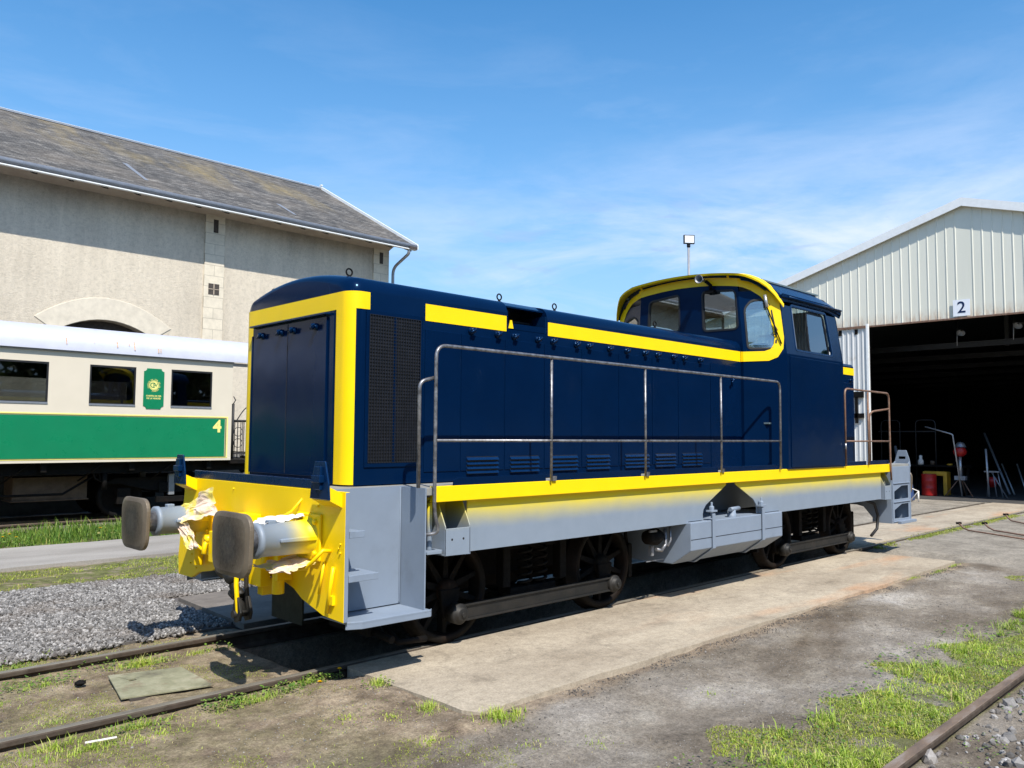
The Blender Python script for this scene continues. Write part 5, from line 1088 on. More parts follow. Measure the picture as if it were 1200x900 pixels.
b.box(X0+.05, 8.0, yy, YW-.0005, 2.10, 2.125, 'gold_line'); b.box(X0+.05, 7.965, yy, YW-.0005, 2.082, 2.094, 'olive_line'); b.box(X0+.05, 8.0, yy, YW-.0005, 1.225, 1.245, 'gold_line'); b.box(X0+.05, 7.965, yy, YW-.0005, 1.248, 1.258, 'olive_line')
b.box(7.975, 8.0, yy, YW-.0005, 1.245, 2.10, 'gold_line'); b.box(7.94, 7.965, yy, YW-.0005, 1.258, 2.082, 'olive_line'); b.build('lining', bod)
b = MB(); b.add(*text_mesh('4', .36, (7.76, YW-.004, 1.90), (1, 0, 0), (0, 0, 1), 'gold_line', .003, .012), 'gold_line'); b.build('number', bod)
for i, (a, c) in enumerate(wn):
    b = MB(); q = [(a, 2.285), (c, 2.285), (c, 3.085), (a, 3.085)]; qi = [(a+.03, 2.34), (c-.03, 2.34), (c-.03, 3.05), (a+.03, 3.05)]
    b.plate(q, [qi], (0, YW+.004, 0), (1, 0, 0), (0, 0, 1), .03, 'black'); b.box(a+.002, c-.002, YW-.012, YW+.003, 2.287, 2.325, 'alu'); w = b.build('window', bod)
    b = MB(); b.plate(qi, [], (0, YW+.02, 0), (1, 0, 0), (0, 0, 1), .004, 'coach_glass'); b.build('pane', w)
b = MB(); b.box(X0+.1, X1-.1, YW+1.4, YW+1.42, 1.25, 3.2, 'dark_wall') if False else None
for i in range(9): b.box(X0+1+i*2, X0+1.5+i*2, YW+.3, YW+2.4, 1.25, 2.35, 'dark_gear')
b.box(X0+.06, X1-.06, YW+2.70, YW+2.74, 1.25, 2.38, 'dark_gear'); b.box(X0+.06, X1-.06, YW+.06, YW+2.78, 3.28, 3.32, 'dark_gear'); b.build('seats', coach)
# roof
b = MB(); yc = YW+1.42; pr = []
for a in np.linspace(0, pi, 25): pr.append((yc-1.50*cos(a), 3.325+.60*abs(sin(a))**.72))
pr2 = [(p[0]+(yc-p[0])*.03, p[1]-.035 if p[1] > 3.33 else p[1]) for p in pr]; loft(b, [(X0-.7, pr+pr2[::-1]), (X1+.95, pr+pr2[::-1])], 'white_roof', smooth=True)
rf = b.build('roof', coach); rf.data.set_sharp_from_angle(angle=radians(35))
b = MB(); b.box(X0-.02, X1+.01, YW-.03, YW-.005, 3.30, 3.325, 'zinc'); b.build('gutter', rf)
b = MB()
for (x, z, w, h) in ((4.70, 3.44, .012, .13), (5.62, 3.45, .018, .12), (5.95, 3.42, .020, .17), (6.42, 3.40, .018, .09), (6.47, 3.40, .012, .09), (5.2, 3.5, .008, .04), (5.85, 3.5, .01, .04)):
    def yr(z): s = ((z-3.325)/.6)**(1/.72); return yc-1.5*math.sqrt(max(0, 1-s*s))
    b.add([(x, yr(z)-.012, z), (x+w, yr(z)-.012, z), (x+w*1.5, yr(z+h)-.012, z+h), (x-w*.3, yr(z+h)-.012, z+h)], [(0, 1, 2, 3)], 'rust_streak')
b.build('rust_streaks', rf, recalc=False)
for s in (-1, 1):
    b = MB(); b.box(X1+.0, X1+.9, yc+s*1.32-.02, yc+s*1.32+.02, 3.25, 3.32, 'white_roof'); b.tube([(X1+.85, yc+s*1.32, 1.2), (X1+.85, yc+s*1.32, 3.3)], .018, 'black', 8); b.build('roof_support', coach)
# sign panel with emblem
b = MB(); sx0, sx1, sz0, sz1, r = 6.18, 6.59, 2.25, 3.08, .06
def notch(cx, cz, a0): return [(cx+r*cos(radians(a)), cz+r*sin(radians(a))) for a in a0]
out = notch(sx0, sz0, range(90, -1, -15))+notch(sx1, sz0, range(180, 89, -15))+notch(sx1, sz1, range(270, 179, -15))+notch(sx0, sz1, range(360, 269, -15))
b.plate(out, [], (0, YW-.012, 0), (1, 0, 0), (0, 0, 1), .010, 'green_paint'); sg = b.build('name_panel', coach)
b = MB(); ex, ez = 6.385, 2.735; ye = YW-.0135
def disc(b, R1, R0, m, y, n=40):
    if R0 > 0: b.plate([(R1*cos(2*pi*i/n), R1*sin(2*pi*i/n)) for i in range(n)], [[(R0*cos(2*pi*i/n), R0*sin(2*pi*i/n)) for i in range(n)]], (ex, y, ez), (1, 0, 0), (0, 0, 1), .0012, m)
    else: b.plate([(R1*cos(2*pi*i/n), R1*sin(2*pi*i/n)) for i in range(n)], [], (ex, y, ez), (1, 0, 0), (0, 0, 1), .0012, m)
disc(b, .102, .092, 'gold_line', ye); disc(b, .086, 0, 'gold_line', ye)
b.add(*text_mesh('C', .15, (ex-.030, ye-.0012, ez-.002), (1, 0, 0), (0, 0, 1), 'green_paint', .0012, .001), 'green_paint')
b.add(*text_mesh('F', .11, (ex+.006, ye-.0014, ez-.006), (1, 0, 0), (0, 0, 1), 'green_paint', .0012, .001), 'green_paint')
b.add(*text_mesh('V', .10, (ex+.042, ye-.0012, ez+.004), (1, 0, 0), (0, 0, 1), 'green_paint', .0012, .001), 'green_paint')
s_ = 'CHEMIN DE FER DE LA VENDEE '
for i, ch in enumerate(s_):
    a = radians(205-i*360/len(s_)*.93)
    if ch != ' ':
        u = Vector((sin(a), 0, -cos(a))); v = Vector((cos(a), 0, sin(a))); b.add(*text_mesh(ch, .034, (ex+.120*cos(a), ye, ez+.120*sin(a)), u, v, 'gold_line', .0012, .0006), 'gold_line')
b.build('emblem', sg)
b = MB(); b.add(*text_mesh('CHEMIN DE FER', .043, (ex, YW-.0125, 2.515), (1, 0, 0), (0, 0, 1), 'gold_line', .0015, .0010), 'gold_line'); b.add(*text_mesh('DE LA VENDÉE', .043, (ex, YW-.0125, 2.465), (1, 0, 0), (0, 0, 1), 'gold_line', .0015, .0010), 'gold_line'); b.build('lettering', sg)
# underframe
b = MB(); b.box(X0, X1+.9, YW+.25, YW+.40, .95, 1.17, 'dark_gear'); b.box(X0, X1+.9, YW+2.4, YW+2.55, .95, 1.17, 'dark_gear')
for i in range(12): b.box(X0+i*1.6, X0+i*1.6+.1, YW+.1, YW+2.7, 1.0, 1.17, 'dark_gear')
b.box(X1, X1+.92, YW+.1, YW+2.7, 1.1, 1.18, 'dark_gear'); 
for x in (2.9, 4.2, 5.5, 6.9): b.tube([(x, YW+.1, 1.15), (x-.35, YW+.45, .8)], .018, 'dark_gear', 6)
b.tube([(0, YW+.5, .55), (4.9, YW+.5, .55), (5.6, YW+.5, .98)], .025, 'dark_gear', 8); b.build('underframe', coach)
b = MB(); b.box(4.1, 5.42, YW+.75, YW+1.4, .42, .88, 'tan_box'); b.box(4.07, 5.45, YW+.73, YW+1.42, .41, .435, 'tan_box'); b.build('battery_box', coach, bevel=.005)
b = MB(); b.tube([(5.35, YW+.3, 1.1), (5.42, YW+.3, .85), (5.55, YW+.3, .78)], .02, 'dark_gear', 8); b.cyl((5.6, YW+.3, .95), (5.6, YW+.3, .62), .05, 'dark_gear'); b.tube([(5.5, YW+.35, 1.1), (5.52, YW+.3, .8)], .016, 'dark_gear', 7); b.build('brake_valve', coach)
def cbogie(cx):
    b = MB()
    for s in (0, 1):
        y = YW+.55 if s == 0 else YW+2.2
        b.prism([(cx-1.35, .72), (cx-1.1, .84), (cx+1.1, .84), (cx+1.35, .72), (cx+1.0, .70), (cx+.4, .55), (cx-.4, .55), (cx-1.0, .70)], 1, y, y+.06, 'dark_gear')
        for xx in (cx-.95, cx+.95): b.box(xx-.13, xx+.13, y-.05, y+.12, .30, .62, 'dark_gear')
        b.box(cx-.30, cx+.30, y-.08, y+.02, .30, .42, 'dark_gear'); b.box(cx-.06, cx+.06, y-.1, y, .45, .9, 'zinc')
    b.box(cx-.25, cx+.25, YW+.5, YW+2.3, .50, .72, 'dark_gear'); bo = b.build('bogie', coach, bevel=.008)
    for xx in (cx-.95, cx+.95):
        for y, s in ((YW+.70, -1), (YW+2.2, 1)):
            b = MB(); b.lathe((xx, y-s*.1, .45), (0, s, 0), [(0, 0), (0, .45), (.10, .44), (.10, .36), (.06, .34), (.06, 0)], 'dark_gear', 32); b.build('wheel', bo)
cbogie(7.0); cbogie(-7.5)
for s in (0, 1):
    y = YW+.55 if s == 0 else YW+2.3
    b = MB(); b.lathe((X1+.9, y, 1.0), (1, 0, 0), [(0, 0), (0, .1), (.35, .09), (.36, .05), (.5, .05), (.5, .22), (.53, .22), (.535, 0)], 'dark_gear', 20); b.build('buffer', coach)
# wrought-iron gates at the end balcony
b = MB(); yp = YW+.12
def irons(pts, r=.016): b.tube(pts, r, 'black', 7)
irons([(8.17, yp, 1.2), (8.17, yp, 2.42)], .03); irons([(8.17, yp, 2.42), (8.22, yp, 2.50), (8.17, yp, 2.58)], .012); irons([(8.17, yp, 2.05), (8.95, yp, 2.05)]); irons([(8.17, yp, 1.32), (8.95, yp, 1.32)])
for i in range(1, 7): irons([(8.17+i*.115, yp, 1.22), (8.17+i*.115, yp, 2.05)], .010)
irons([(8.26+.30*t, yp, 2.05+.32*sin(t*pi/2)) for t in np.linspace(0, 1, 7)], .012); irons([(8.56, yp, 2.37), (8.6, yp, 1.2)], .012); irons([(8.62, yp, 1.2), (8.62, yp, 2.42)], .03); irons([(8.95, yp, 1.2), (8.95, yp, 2.3)], .02)
for z in (1.55, 1.8): irons([(8.3+.1*cos(a), yp, z+.1*sin(a)) for a in np.linspace(0, 2*pi, 12)], .008)
irons([(X1+.9, yp, 2.05), (X1+.9, YW+2.6, 2.05)]); irons([(X1+.9, yp, 1.32), (X1+.9, YW+2.6, 1.32)])
for i in range(16): irons([(X1+.9, yp+.15+i*.16, 1.2), (X1+.9, yp+.15+i*.16, 2.05)], .010)
b.build('platform_railing', coach)

b = MB(); b.box(-28, 20, 20.4, 23.9, -.15, 1.15, 'gap_block_dark'); tag(b.build('dark_gap_block'), None, None, None, 'structure')  # dark block added to blacken the bright gap under the coach
# ================================================================== STONE GOODS SHED
bl = thing('goods_shed_building', (2.0, 29.7, 0), 'long rendered stone railway building with slate roof behind the coach', 'building')
BY, BX1, BX0 = 24.0, 17.22, -28.
b = MB()
def arch(cx, hw, zs, rise, z0, n=14): return [(cx-hw, z0), (cx+hw, z0)]+[(cx+hw*cos(pi*i/n), zs+rise*(1-cos(pi*i/n)**2)) for i in range(n+1)]
aprs = [7.65, -2.05, -11.75]
holes = [arch(c, 1.30, 4.50, .42, .2) for c in aprs]
b.plate([(BX0, -.2), (BX1, -.2), (BX1, 8.55), (BX0, 8.55)], holes, (0, BY, 0), (1, 0, 0), (0, 0, 1), .5, 'render_wall')
b.plate([(0, -.2), (11.4, -.2), (11.4, 8.5), (5.7, 11.9), (0, 8.5)], [], (BX1-.002, BY+.0, 0), (0, 1, 0), (0, 0, 1), .5, 'render_wall')
b.plate([(0, -.2), (11.4, -.2), (11.4, 8.5), (5.7, 11.9), (0, 8.5)], [], (BX0+.5, BY+.0, 0), (0, 1, 0), (0, 0, 1), .5, 'render_wall'); b.box(BX0, BX1, BY+10.9, BY+11.4, -.2, 8.5, 'render_wall')
b.build('wall', bl)
for c in aprs:
    b = MB(); n = 18; o_ = [(c+1.80*cos(pi*i/n), 4.84+.70*(1-cos(pi*i/n)**2)) for i in range(n+1)]; i_ = [(c+1.30*cos(pi*i/n), 4.50+.42*(1-cos(pi*i/n)**2)) for i in range(n+1)]
    for k in range(n):
        q = [o_[k], o_[k+1], i_[k+1], i_[k]]; g = .004; b.prism([(p[0], p[1]) for p in q], 1, BY-.02, BY+.2, 'cornice2')
    b.box(c-1.80, c-1.30, BY-.02, BY+.2, -.2, 4.49, 'cornice2'); b.box(c+1.30, c+1.80, BY-.02, BY+.2, -.2, 4.49, 'cornice2')
    ao = b.build('arch_surround', bl, bevel=.012)
    b = MB(); b.box(c-1.40, c+1.40, BY+.35, BY+.40, -.2, 5.2, 'timber'); b.build('door', bl)
for x0, x1 in ((10.38, 11.01), (16.56, 17.23), (.68, 1.31), (-9.0, -8.4)):
    b = MB(); b.box(x0, x1, BY-.05, BY+.01, -.2, 8.52, 'limestone'); p = b.build('pilaster', bl, loc=(x0, BY, 0), bevel=.01)
    b = MB(); b.box(x0+.25, x0+.40, BY-.06, BY-.051, 7.95, 8.36, 'timber'); b.build('slot', p)
    if x0 in (10.38, .68):
        b = MB(); b.box(x0+.14, x0+.48, BY-.058, BY-.051, 6.02, 6.36, 'timber'); b.box(x0+.295, x0+.325, BY-.068, BY-.059, 6.02, 6.36, 'cornice'); b.box(x0+.14, x0+.48, BY-.068, BY-.059, 6.18, 6.20, 'cornice'); b.build('vent', p)
b = MB(); b.prism([(BY-.002, 8.46), (BY-.10, 8.50), (BY-.62, 8.68), (BY-.62, 8.74), (BY-.002, 9.02)], 0, BX0, BX1+.02, 'cornice'); b.build('cornice', bl, bevel=.02)
# roof
zr = lambda y: 8.60+(y-23.08)*.538
b = MB(); ya, yr_ = 23.08, 29.70; XR0, XR1 = BX0-.6, 17.75
vs = [(XR0, ya, zr(ya)), (XR1, ya, zr(ya)), (XR1, yr_, zr(yr_)), (XR0, yr_, zr(yr_)), (XR0, 2*yr_-ya, zr(ya)), (XR1, 2*yr_-ya, zr(ya))]
low = [(x, y, z-.10) for x, y, z in vs]; b.add(vs+low, [(0, 1, 2, 3), (3, 2, 5, 4), (6, 9, 8, 7), (9, 10, 11, 8), (0, 6, 7, 1), (4, 5, 11, 10), (1, 7, 8, 2), (2, 8, 11, 5), (0, 3, 9, 6), (3, 4, 10, 9)], 'slate'); rf = b.build('roof', bl)
uvl = rf.data.uv_layers.new(name='UVMap'); L = rf.data.loops; off = WORLD[bl.name]
for lp in L:
    co = rf.data.vertices[lp.vertex_index].co+off; uvl.data[lp.index].uv = (co.x, abs(min(co.y, 2*yr_-co.y)-ya)*1.136)
b = MB(); b.tube([(XR0, ya-.06, zr(ya)-.05), (XR1, ya-.06, zr(ya)-.05)], .085, 'zinc', 12); b.box(XR0, XR1, ya-.10, ya+.02, zr(ya)-.175, zr(ya)-.145, 'white_trim'); b.box(XR0, XR1, ya-.02, ya+.02, zr(ya)-.15, zr(ya)-.01, 'timber'); b.build('gutter', rf)
for i in range(52):
    x = BX1+.35-i*.86; b = MB(); b.prism([(ya+.05, zr(ya)-.11), (ya+.05, zr(ya)-.21), (ya+.38, zr(ya)-.08), (ya+.38, zr(ya)+.08)], 0, x-.05, x+.05, 'timber'); b.build('rafter_end', rf)
b = MB(); b.box(XR0, XR1, yr_-.10, yr_+.10, zr(yr_)-.03, zr(yr_)+.035, 'zinc'); b.box(XR0, XR1, yr_-.05, yr_+.05, zr(yr_)+.03, zr(yr_)+.06, 'white_trim'); b.cyl((14.2-9.0, yr_, zr(yr_)), (14.2-9.0, yr_, zr(yr_)+.25), .03, 'zinc'); b.build('ridge_capping', rf)
b = MB(); n3 = 1
b.prism([(ya-.12, zr(ya)-.14), (ya-.12, zr(ya)+.04), (yr_, zr(yr_)+.12), (yr_, zr(yr_)-.10)], 0, XR1, XR1+.05, 'white_trim'); b.prism([(2*yr_-ya, zr(ya)-.14), (2*yr_-ya, zr(ya)+.04), (yr_, zr(yr_)+.12), (yr_, zr(yr_)-.10)][::-1], 0, XR1, XR1+.05, 'white_trim')
b.box(XR1-.03, XR1+.06, yr_-.12, yr_+.0, zr(yr_)+.12, zr(yr_)+.16, 'white_trim'); b.prism([(ya-.14, zr(ya)-.16), (ya-.14, zr(ya)-.02), (ya+.3, zr(ya)+.12), (ya+.3, zr(ya)-.02)], 0, XR1-.35, XR1-.002, 'timber'); b.build('verge_board', rf)
# patched slates
b = MB()
for (x, s0, ln) in ((8.6, 1.2, 1.9), (13.3, .9, 1.2)):
    def rp(x, s, e=.012): y = ya+s*.88; return (x, y, zr(y)+e)
    b.add([rp(x, s0), rp(x+.12, s0), rp(x-.1+.16, s0+ln), rp(x-.1, s0+ln)], [(0, 1, 2, 3)], 'zinc')
b.build('roof_patch', rf, recalc=False)
b = MB(); b.tube(bend([(17.45, ya-.03, zr(ya)-.1), (17.45, ya-.03, zr(ya)-.32), (17.36, BY-.12, zr(ya)-.75), (17.36, BY-.12, .1)], .25, 6), .055, 'zinc', 12)
for z in (2, 4.5, 7): b.cyl((17.36, BY-.12, z), (17.36, BY-.12, z+.06), .068, 'zinc')
b.build('downpipe', bl)

# ================================================================== WORKSHOP SHED
sh = thing('workshop_shed', (35, 7.14, 0), 'off-white corrugated metal workshop shed with open door bearing number 2', 'building')
SX, RY, RZ = 25.0, 7.14, 8.50; slope = (RZ-6.87)/(12.48-RY); YL = 16.9; YRt = 1.2; DZ = 5.18; DL = 9.90; DR = DL-8.2
def ztop(y): return RZ-slope*abs(y-RY)
b = MB(); ys_ = list(np.arange(YRt, YL, .25)); prof = []        # trapezoidal ribs
def clad(b, ya_, yb_, zlo, zhi, x):
    y = ya_; pts = []
    while y < yb_-1e-6:
        for dy, dx in ((0, 0), (.205, 0), (.218, -.013), (.237, -.013), (.25, 0)):
            if y+dy <= yb_+1e-6: pts.append((y+dy, dx))
        y += .25
    if pts[-1][0] < yb_-1e-3: pts.append((yb_, 0))
    vs = []
    for y, dx in pts: vs += [(x+dx, y, zlo(y)), (x+dx, y, zhi(y))]
    fs = [(2*i, 2*i+2, 2*i+3, 2*i+1) for i in range(len(pts)-1) if pts[i+1][0]-pts[i][0] > 1e-6]
    b.add(vs, fs, 'cladding')
clad(b, YRt, DR, lambda y: -.05, lambda y: ztop(y)-.02, SX); clad(b, DR, RY, lambda y: DZ, lambda y: ztop(y)-.02, SX); clad(b, RY, DL, lambda y: DZ, lambda y: ztop(y)-.02, SX); clad(b, DL, YL, lambda y: -.05, lambda y: ztop(y)-.02, SX)
gw = b.build('gable_wall', sh, recalc=False); s = gw.modifiers.new('s', 'SOLIDIFY'); s.thickness = .02; s.offset = 1
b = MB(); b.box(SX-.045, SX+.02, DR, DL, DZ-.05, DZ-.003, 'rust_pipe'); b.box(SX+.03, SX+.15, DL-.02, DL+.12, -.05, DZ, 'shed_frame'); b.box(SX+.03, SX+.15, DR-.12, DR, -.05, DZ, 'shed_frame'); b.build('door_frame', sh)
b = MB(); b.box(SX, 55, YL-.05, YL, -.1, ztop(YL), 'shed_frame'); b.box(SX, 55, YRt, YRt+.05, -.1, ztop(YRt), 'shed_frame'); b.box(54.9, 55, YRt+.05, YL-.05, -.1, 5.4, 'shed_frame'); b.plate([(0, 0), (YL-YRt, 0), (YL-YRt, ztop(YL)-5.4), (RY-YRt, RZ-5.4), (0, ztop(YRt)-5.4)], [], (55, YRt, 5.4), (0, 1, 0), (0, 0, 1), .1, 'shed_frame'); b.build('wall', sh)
b = MB()
for s in (-1, 1):
    ye = YL+.15 if s > 0 else YRt-.15; vs = [(SX-.12, RY, RZ), (55, RY, RZ), (55, ye, ztop(ye)), (SX-.12, ye, ztop(ye))]; b.add(vs+[(x, y, z+.06) for x, y, z in vs], [(0, 1, 2, 3), (7, 6, 5, 4), (0, 4, 5, 1), (1, 5, 6, 2), (2, 6, 7, 3), (3, 7, 4, 0)], 'zinc')
rf = b.build('roof', sh)
b = MB()
for s in (-1, 1):
    ye = YL+.15 if s > 0 else YRt-.15; q = [(RY, RZ-.16), (ye, ztop(ye)-.16), (ye, ztop(ye)+.08), (RY, RZ+.08)]; b.prism(q if s > 0 else q[::-1], 0, SX-.17, SX-.125, 'white_trim')
b.build('verge_trim', rf)
b = MB()
for x in (27.2, 31, 35, 39, 43, 47, 51): b.box(x, x+.15, YRt+.05, YL-.05, 4.55, 4.72, 'shed_frame')
for x in (29, 33, 37): b.box(x, x+.12, RY-.06, RY+.06, 4.7, RZ-.1, 'shed_frame')
b.box(26.2, 26.3, 5.6, 6.3, 5.0, 5.05, 'shed_frame'); b.build('roof_truss', sh)
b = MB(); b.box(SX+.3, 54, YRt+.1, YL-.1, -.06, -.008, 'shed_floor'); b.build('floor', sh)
# sliding door leaf (partly open, in front of the wall)
b = MB(); yl0, yl1 = 9.86, 13.4; xd = SX-.16
y = yl0; pts = []
while y < yl1:
    for dy, dx in ((0, 0), (.09, 0), (.11, -.02), (.13, -.02), (.15, 0)): pts.append((y+dy, dx))
    y += .15
vs = []
for y_, dx in pts: vs += [(xd+dx, y_, .12), (xd+dx, y_, 5.10)]
b.add(vs, [(2*i, 2*i+2, 2*i+3, 2*i+1) for i in range(len(pts)-1) if pts[i+1][0]-pts[i][0] > 1e-6], 'door_sheet'); dl = b.build('sliding_door', sh, recalc=False); s = dl.modifiers.new('s', 'SOLIDIFY'); s.thickness = .01
b = MB(); b.box(xd-.05, xd+.05, yl0-.06, yl0+.0, .05, 5.22, 'white_trim'); b.box(xd-.06, xd+.05, yl0, yl1, 5.10, 5.17, 'rust_pipe'); b.box(xd-.03, xd+.02, yl0, yl1, .06, .12, 'zinc'); b.build('edge_frame', dl)
b = MB(); b.box(xd-.10, xd-.04, yl0+.1, yl0+1.6, 2.98, 3.16, 'dark_gear'); b.box(xd-.10, xd-.04, yl0+.1, yl0+1.6, 2.36, 2.50, 'dark_gear'); b.box(xd-.10, xd-.06, yl0+.28, yl0+.36, 2.2, 3.0, 'dark_gear'); b.build('latch_bar', dl)
for i in range(6):
    b = MB(); b.box(xd-.03, xd+.0, yl0+.25+i*.5, yl0+.35+i*.5, 4.92, 5.08, 'dark_gear'); b.build('roller', dl)
# number plate
b = MB(); b.box(SX-.055, SX-.045, 7.02, 7.46, DZ+.03, DZ+.50, 'sign_white'); np_ = b.build('number_plate', sh)
b = MB(); b.add(*text_mesh('2', .46, (SX-.057, 7.24, DZ+.265), (0, -1, 0), (0, 0, 1), 'navy_ink', .003, .004), 'navy_ink'); b.build('numeral', np_)
# lamps hanging in the doorway
for (x, y, z, l) in ((26.2, 7.62, 5.05, 1), (26.0, 6.1, 5.1, 1)):
    b = MB(); b.lathe((x, y, z-.1), (-.7, 0, -.7), [(0, .03), (.04, .07), (.09, .11), (.11, .115)], 'zinc', 20); lo_ = b.build('shed_lamp', sh)
    b = MB(); b.tube([(x, y, z-.1), (x+.05, y+.12, z+.0), (x+.05, y+.1, 5.5)], .015, 'dark_gear', 7); b.tube([(x+.02, y+.12, z-.05), (x+.02, y+.14, z-.55)], .012, 'zinc', 6); b.build('cable', lo_)

# things inside the shed
def lathe_thing(name, loc, prof, mat, label, cat, extra=None, n=28):
    b = MB(); b.lathe(loc, (0, 0, 1), prof, mat, n); o = b.build(name, loc=loc); return tag(o, label, cat)
dx_, dy_ = 26.75, 8.82
lathe_thing('steel_drum', (dx_, dy_, 0), [(0, 0), (0, .21), (.02, .215), (.2, .208), (.22, .218), (.24, .208), (.43, .208), (.45, .218), (.47, .208), (.64, .212), (.66, .215), (.66, .20), (.645, 0)], 'red_paint', 'red steel drum standing in front of the ochre frame inside the shed door', 'drum')
b = MB(); fx = 27.1; b.box(fx, fx+.35, 9.02, 9.12, .16, .72, 'ochre_paint'); b.box(fx, fx+.35, 8.42, 8.53, .0, .72, 'ochre_paint'); b.box(fx, fx+.35, 8.53, 9.02, .60, .72, 'ochre_paint'); b.box(fx, fx+.35, 9.02, 9.12, 0, .16, 'ochre_paint'); tag(b.build('trestle_frame', bevel=.01), 'ochre yellow metal frame behind the red drum inside the shed', 'frame')
wb = thing('workbench', (28, 8.9, 0), 'dark workbench cluttered with tools behind the red drum inside the shed', 'workbench')
b = MB(); b.box(27.4, 28.1, 8.0, 10.2, .86, .92, 'dark_gear'); b.build('bench_top', wb, bevel=.005)
for x in (27.45, 27.98):
    for y in (8.05, 10.1): b = MB(); b.box(x, x+.07, y, y+.07, -.01, .86, 'dark_gear'); b.build('leg', wb)
lathe_thing('plastic_jug', (27.5, 9.30, .92), [(0, 0), (0, .09), (.12, .085), (.2, .04), (.28, .05), (.30, .0)], 'plastic_white', 'small white container standing on the dark workbench in the shed', 'container', n=16)
lathe_thing('paint_pot', (27.5, 8.95, .92), [(0, 0), (0, .07), (.13, .07), (.13, 0)], 'tan_box', 'small tan tin on the workbench right of the white container', 'tin', n=16)
lathe_thing('small_tin', (27.5, 8.45, .92), [(0, 0), (0, .08), (.05, .08), (.05, 0)], 'ochre_paint', 'flat ochre tin at the right end of the dark workbench', 'tin', n=16)
b = MB(); b.tube(bend([(26.7, 8.88, 2.12), (26.7, 8.10, 1.88), (26.75, 7.90, .02)], .05, 4), .022, 'light_steel', 8); tag(b.build('bent_pipe'), 'tall bent steel pipe leaning beside the workbench inside the shed', 'pipe')
st = thing('capped_machine', (27.0, 8.0, 0), 'red headed grey machine on legs under a white cap inside the shed', 'machine')
b = MB(); b.lathe((27.0, 8.0, 1.20), (0, 0, 1), [(0, 0), (.02, .10), (.08, .17), (.16, .19), (.26, .15), (.30, .12), (.32, 0)], 'red_paint', 20); b.build('head', st)
b = MB(); b.lathe((27.0, 7.98, 1.49), (0, 0, 1), [(0, .17), (.02, .15), (.09, .13), (.15, .07), (.17, 0)], 'alu', 20); b.build('cap', st)
b = MB(); b.cyl((27.0, 8.0, .55), (27.0, 8.0, 1.2), .045, 'light_steel'); b.box(26.9, 27.1, 7.85, 8.15, .5, .62, 'zinc'); b.build('column', st)
for a in (0, 120, 240): b = MB(); b.tube([(27.0, 8.0, .6), (27+.45*cos(radians(a)), 8+.45*sin(radians(a)), .0)], .016, 'rust_pipe', 7); b.build('leg', st)
b = MB(); b.tube([(27.2, 7.35, 1.45), (27.2, 7.30, .02)], .03, 'light_steel', 8); tag(b.build('steel_post'), 'thin upright steel post right of the capped machine inside the shed', 'post')
tp = thing('folding_trestle', (27.6, 7.25, 0), 'spindly steel trestle with crossed legs beside the upright post in the shed', 'trestle')
for a, c in ((-.12, .25), (.12, -.18), (0, .08), (.05, .35)): b = MB(); b.tube([(27.6, 7.28+a, .75), (27.6+.1*a, 7.28-c, 0)], .018, 'zinc', 7); b.build('leg', tp)
b = MB(); b.box(27.5, 27.7, 7.1, 7.5, .74, .78, 'zinc'); b.build('top', tp)
for (x0, y0, x1, y1, z1, lab) in ((29.2, 7.25, 30.6, 8.30, 1.95, 'longest grey steel channel leaning to the left at the right of the dark shed doorway'), (29.2, 7.12, 29.8, 7.60, .95, 'short bright steel bar leaning beside the longest channel in the shed'), (29.5, 6.85, 30.0, 7.22, .95, 'rightmost short steel bar leaning alone in the dark shed doorway')):
    b = MB(); b.tube([(x0, y0, 0), (x1, y1, z1)], .035 if z1 > 1 else .024, 'light_steel' if z1 < 1 else 'zinc', 6); tag(b.build('leaning_bar'), lab, 'steel bar', 'steel bars leaning inside the shed')
lathe_thing('floor_fan', (28.5, 7.55, .25), [(0, 0), (.0, .1), (.2, .16), (.3, .12), (.32, 0)], 'red_paint', 'dull red round machine on the floor between the trestle and the ladder', 'machine')
pp = thing('leaning_plank', (26.2, 9.4, 0), 'grey plank leaning just right of the engine steps at the shed door', 'plank'); b = MB(); b.tube([(26.0, 9.25, 0), (26.6, 9.75, 1.5)], .05, 'zinc', 4); b.build('board', pp)
b = MB(); fr = [(23.6, 8.42, .62), (23.7, 8.28, .42), (23.75, 8.12, .28), (23.7, 8.30, .06), (23.65, 8.45, .5)]; b.tube([(23.6, 8.50, .72), (23.6, 8.44, .45), (23.7, 8.10, .30), (23.7, 8.32, .02)], .018, 'plastic_white', 7); b.tube([(23.7, 8.10, .30), (23.7, 8.10, 0)], .022, 'plastic_white', 7); b.tube([(23.6, 8.6, .7), (23.6, 8.52, .75), (23.6, 8.44, .45)], .012, 'plastic_white', 7); tag(b.build('trolley_frame'), 'white tubular trolley frame on the concrete just beyond the engine steps', 'trolley')
b = MB(); b.prism([(8.35, 0), (8.70, 0), (8.65, .45), (8.40, .48)], 0, 24.0, 24.2, 'blue_tarp'); tag(b.build('blue_sack', bevel=.04), 'blue sack standing behind the white trolley frame', 'sack')
rk = thing('safety_railing', (29, 10.0, 0), 'dark tubular railing inside the shed behind the engine handrail', 'railing')
for y in (9.0, 10.1):
    b = MB(); b.tube(bend([(28, y, 0), (28, y, 2.35), (28, y+.6, 2.35), (28, y+.6, 0)], .15, 5), .018, 'shed_frame', 8); b.build('hoop', rk)
b = MB(); b.box(28.02, 28.06, 9.0, 10.8, 1.96, 2.00, 'shed_frame'); b.build('rail_bar', rk)

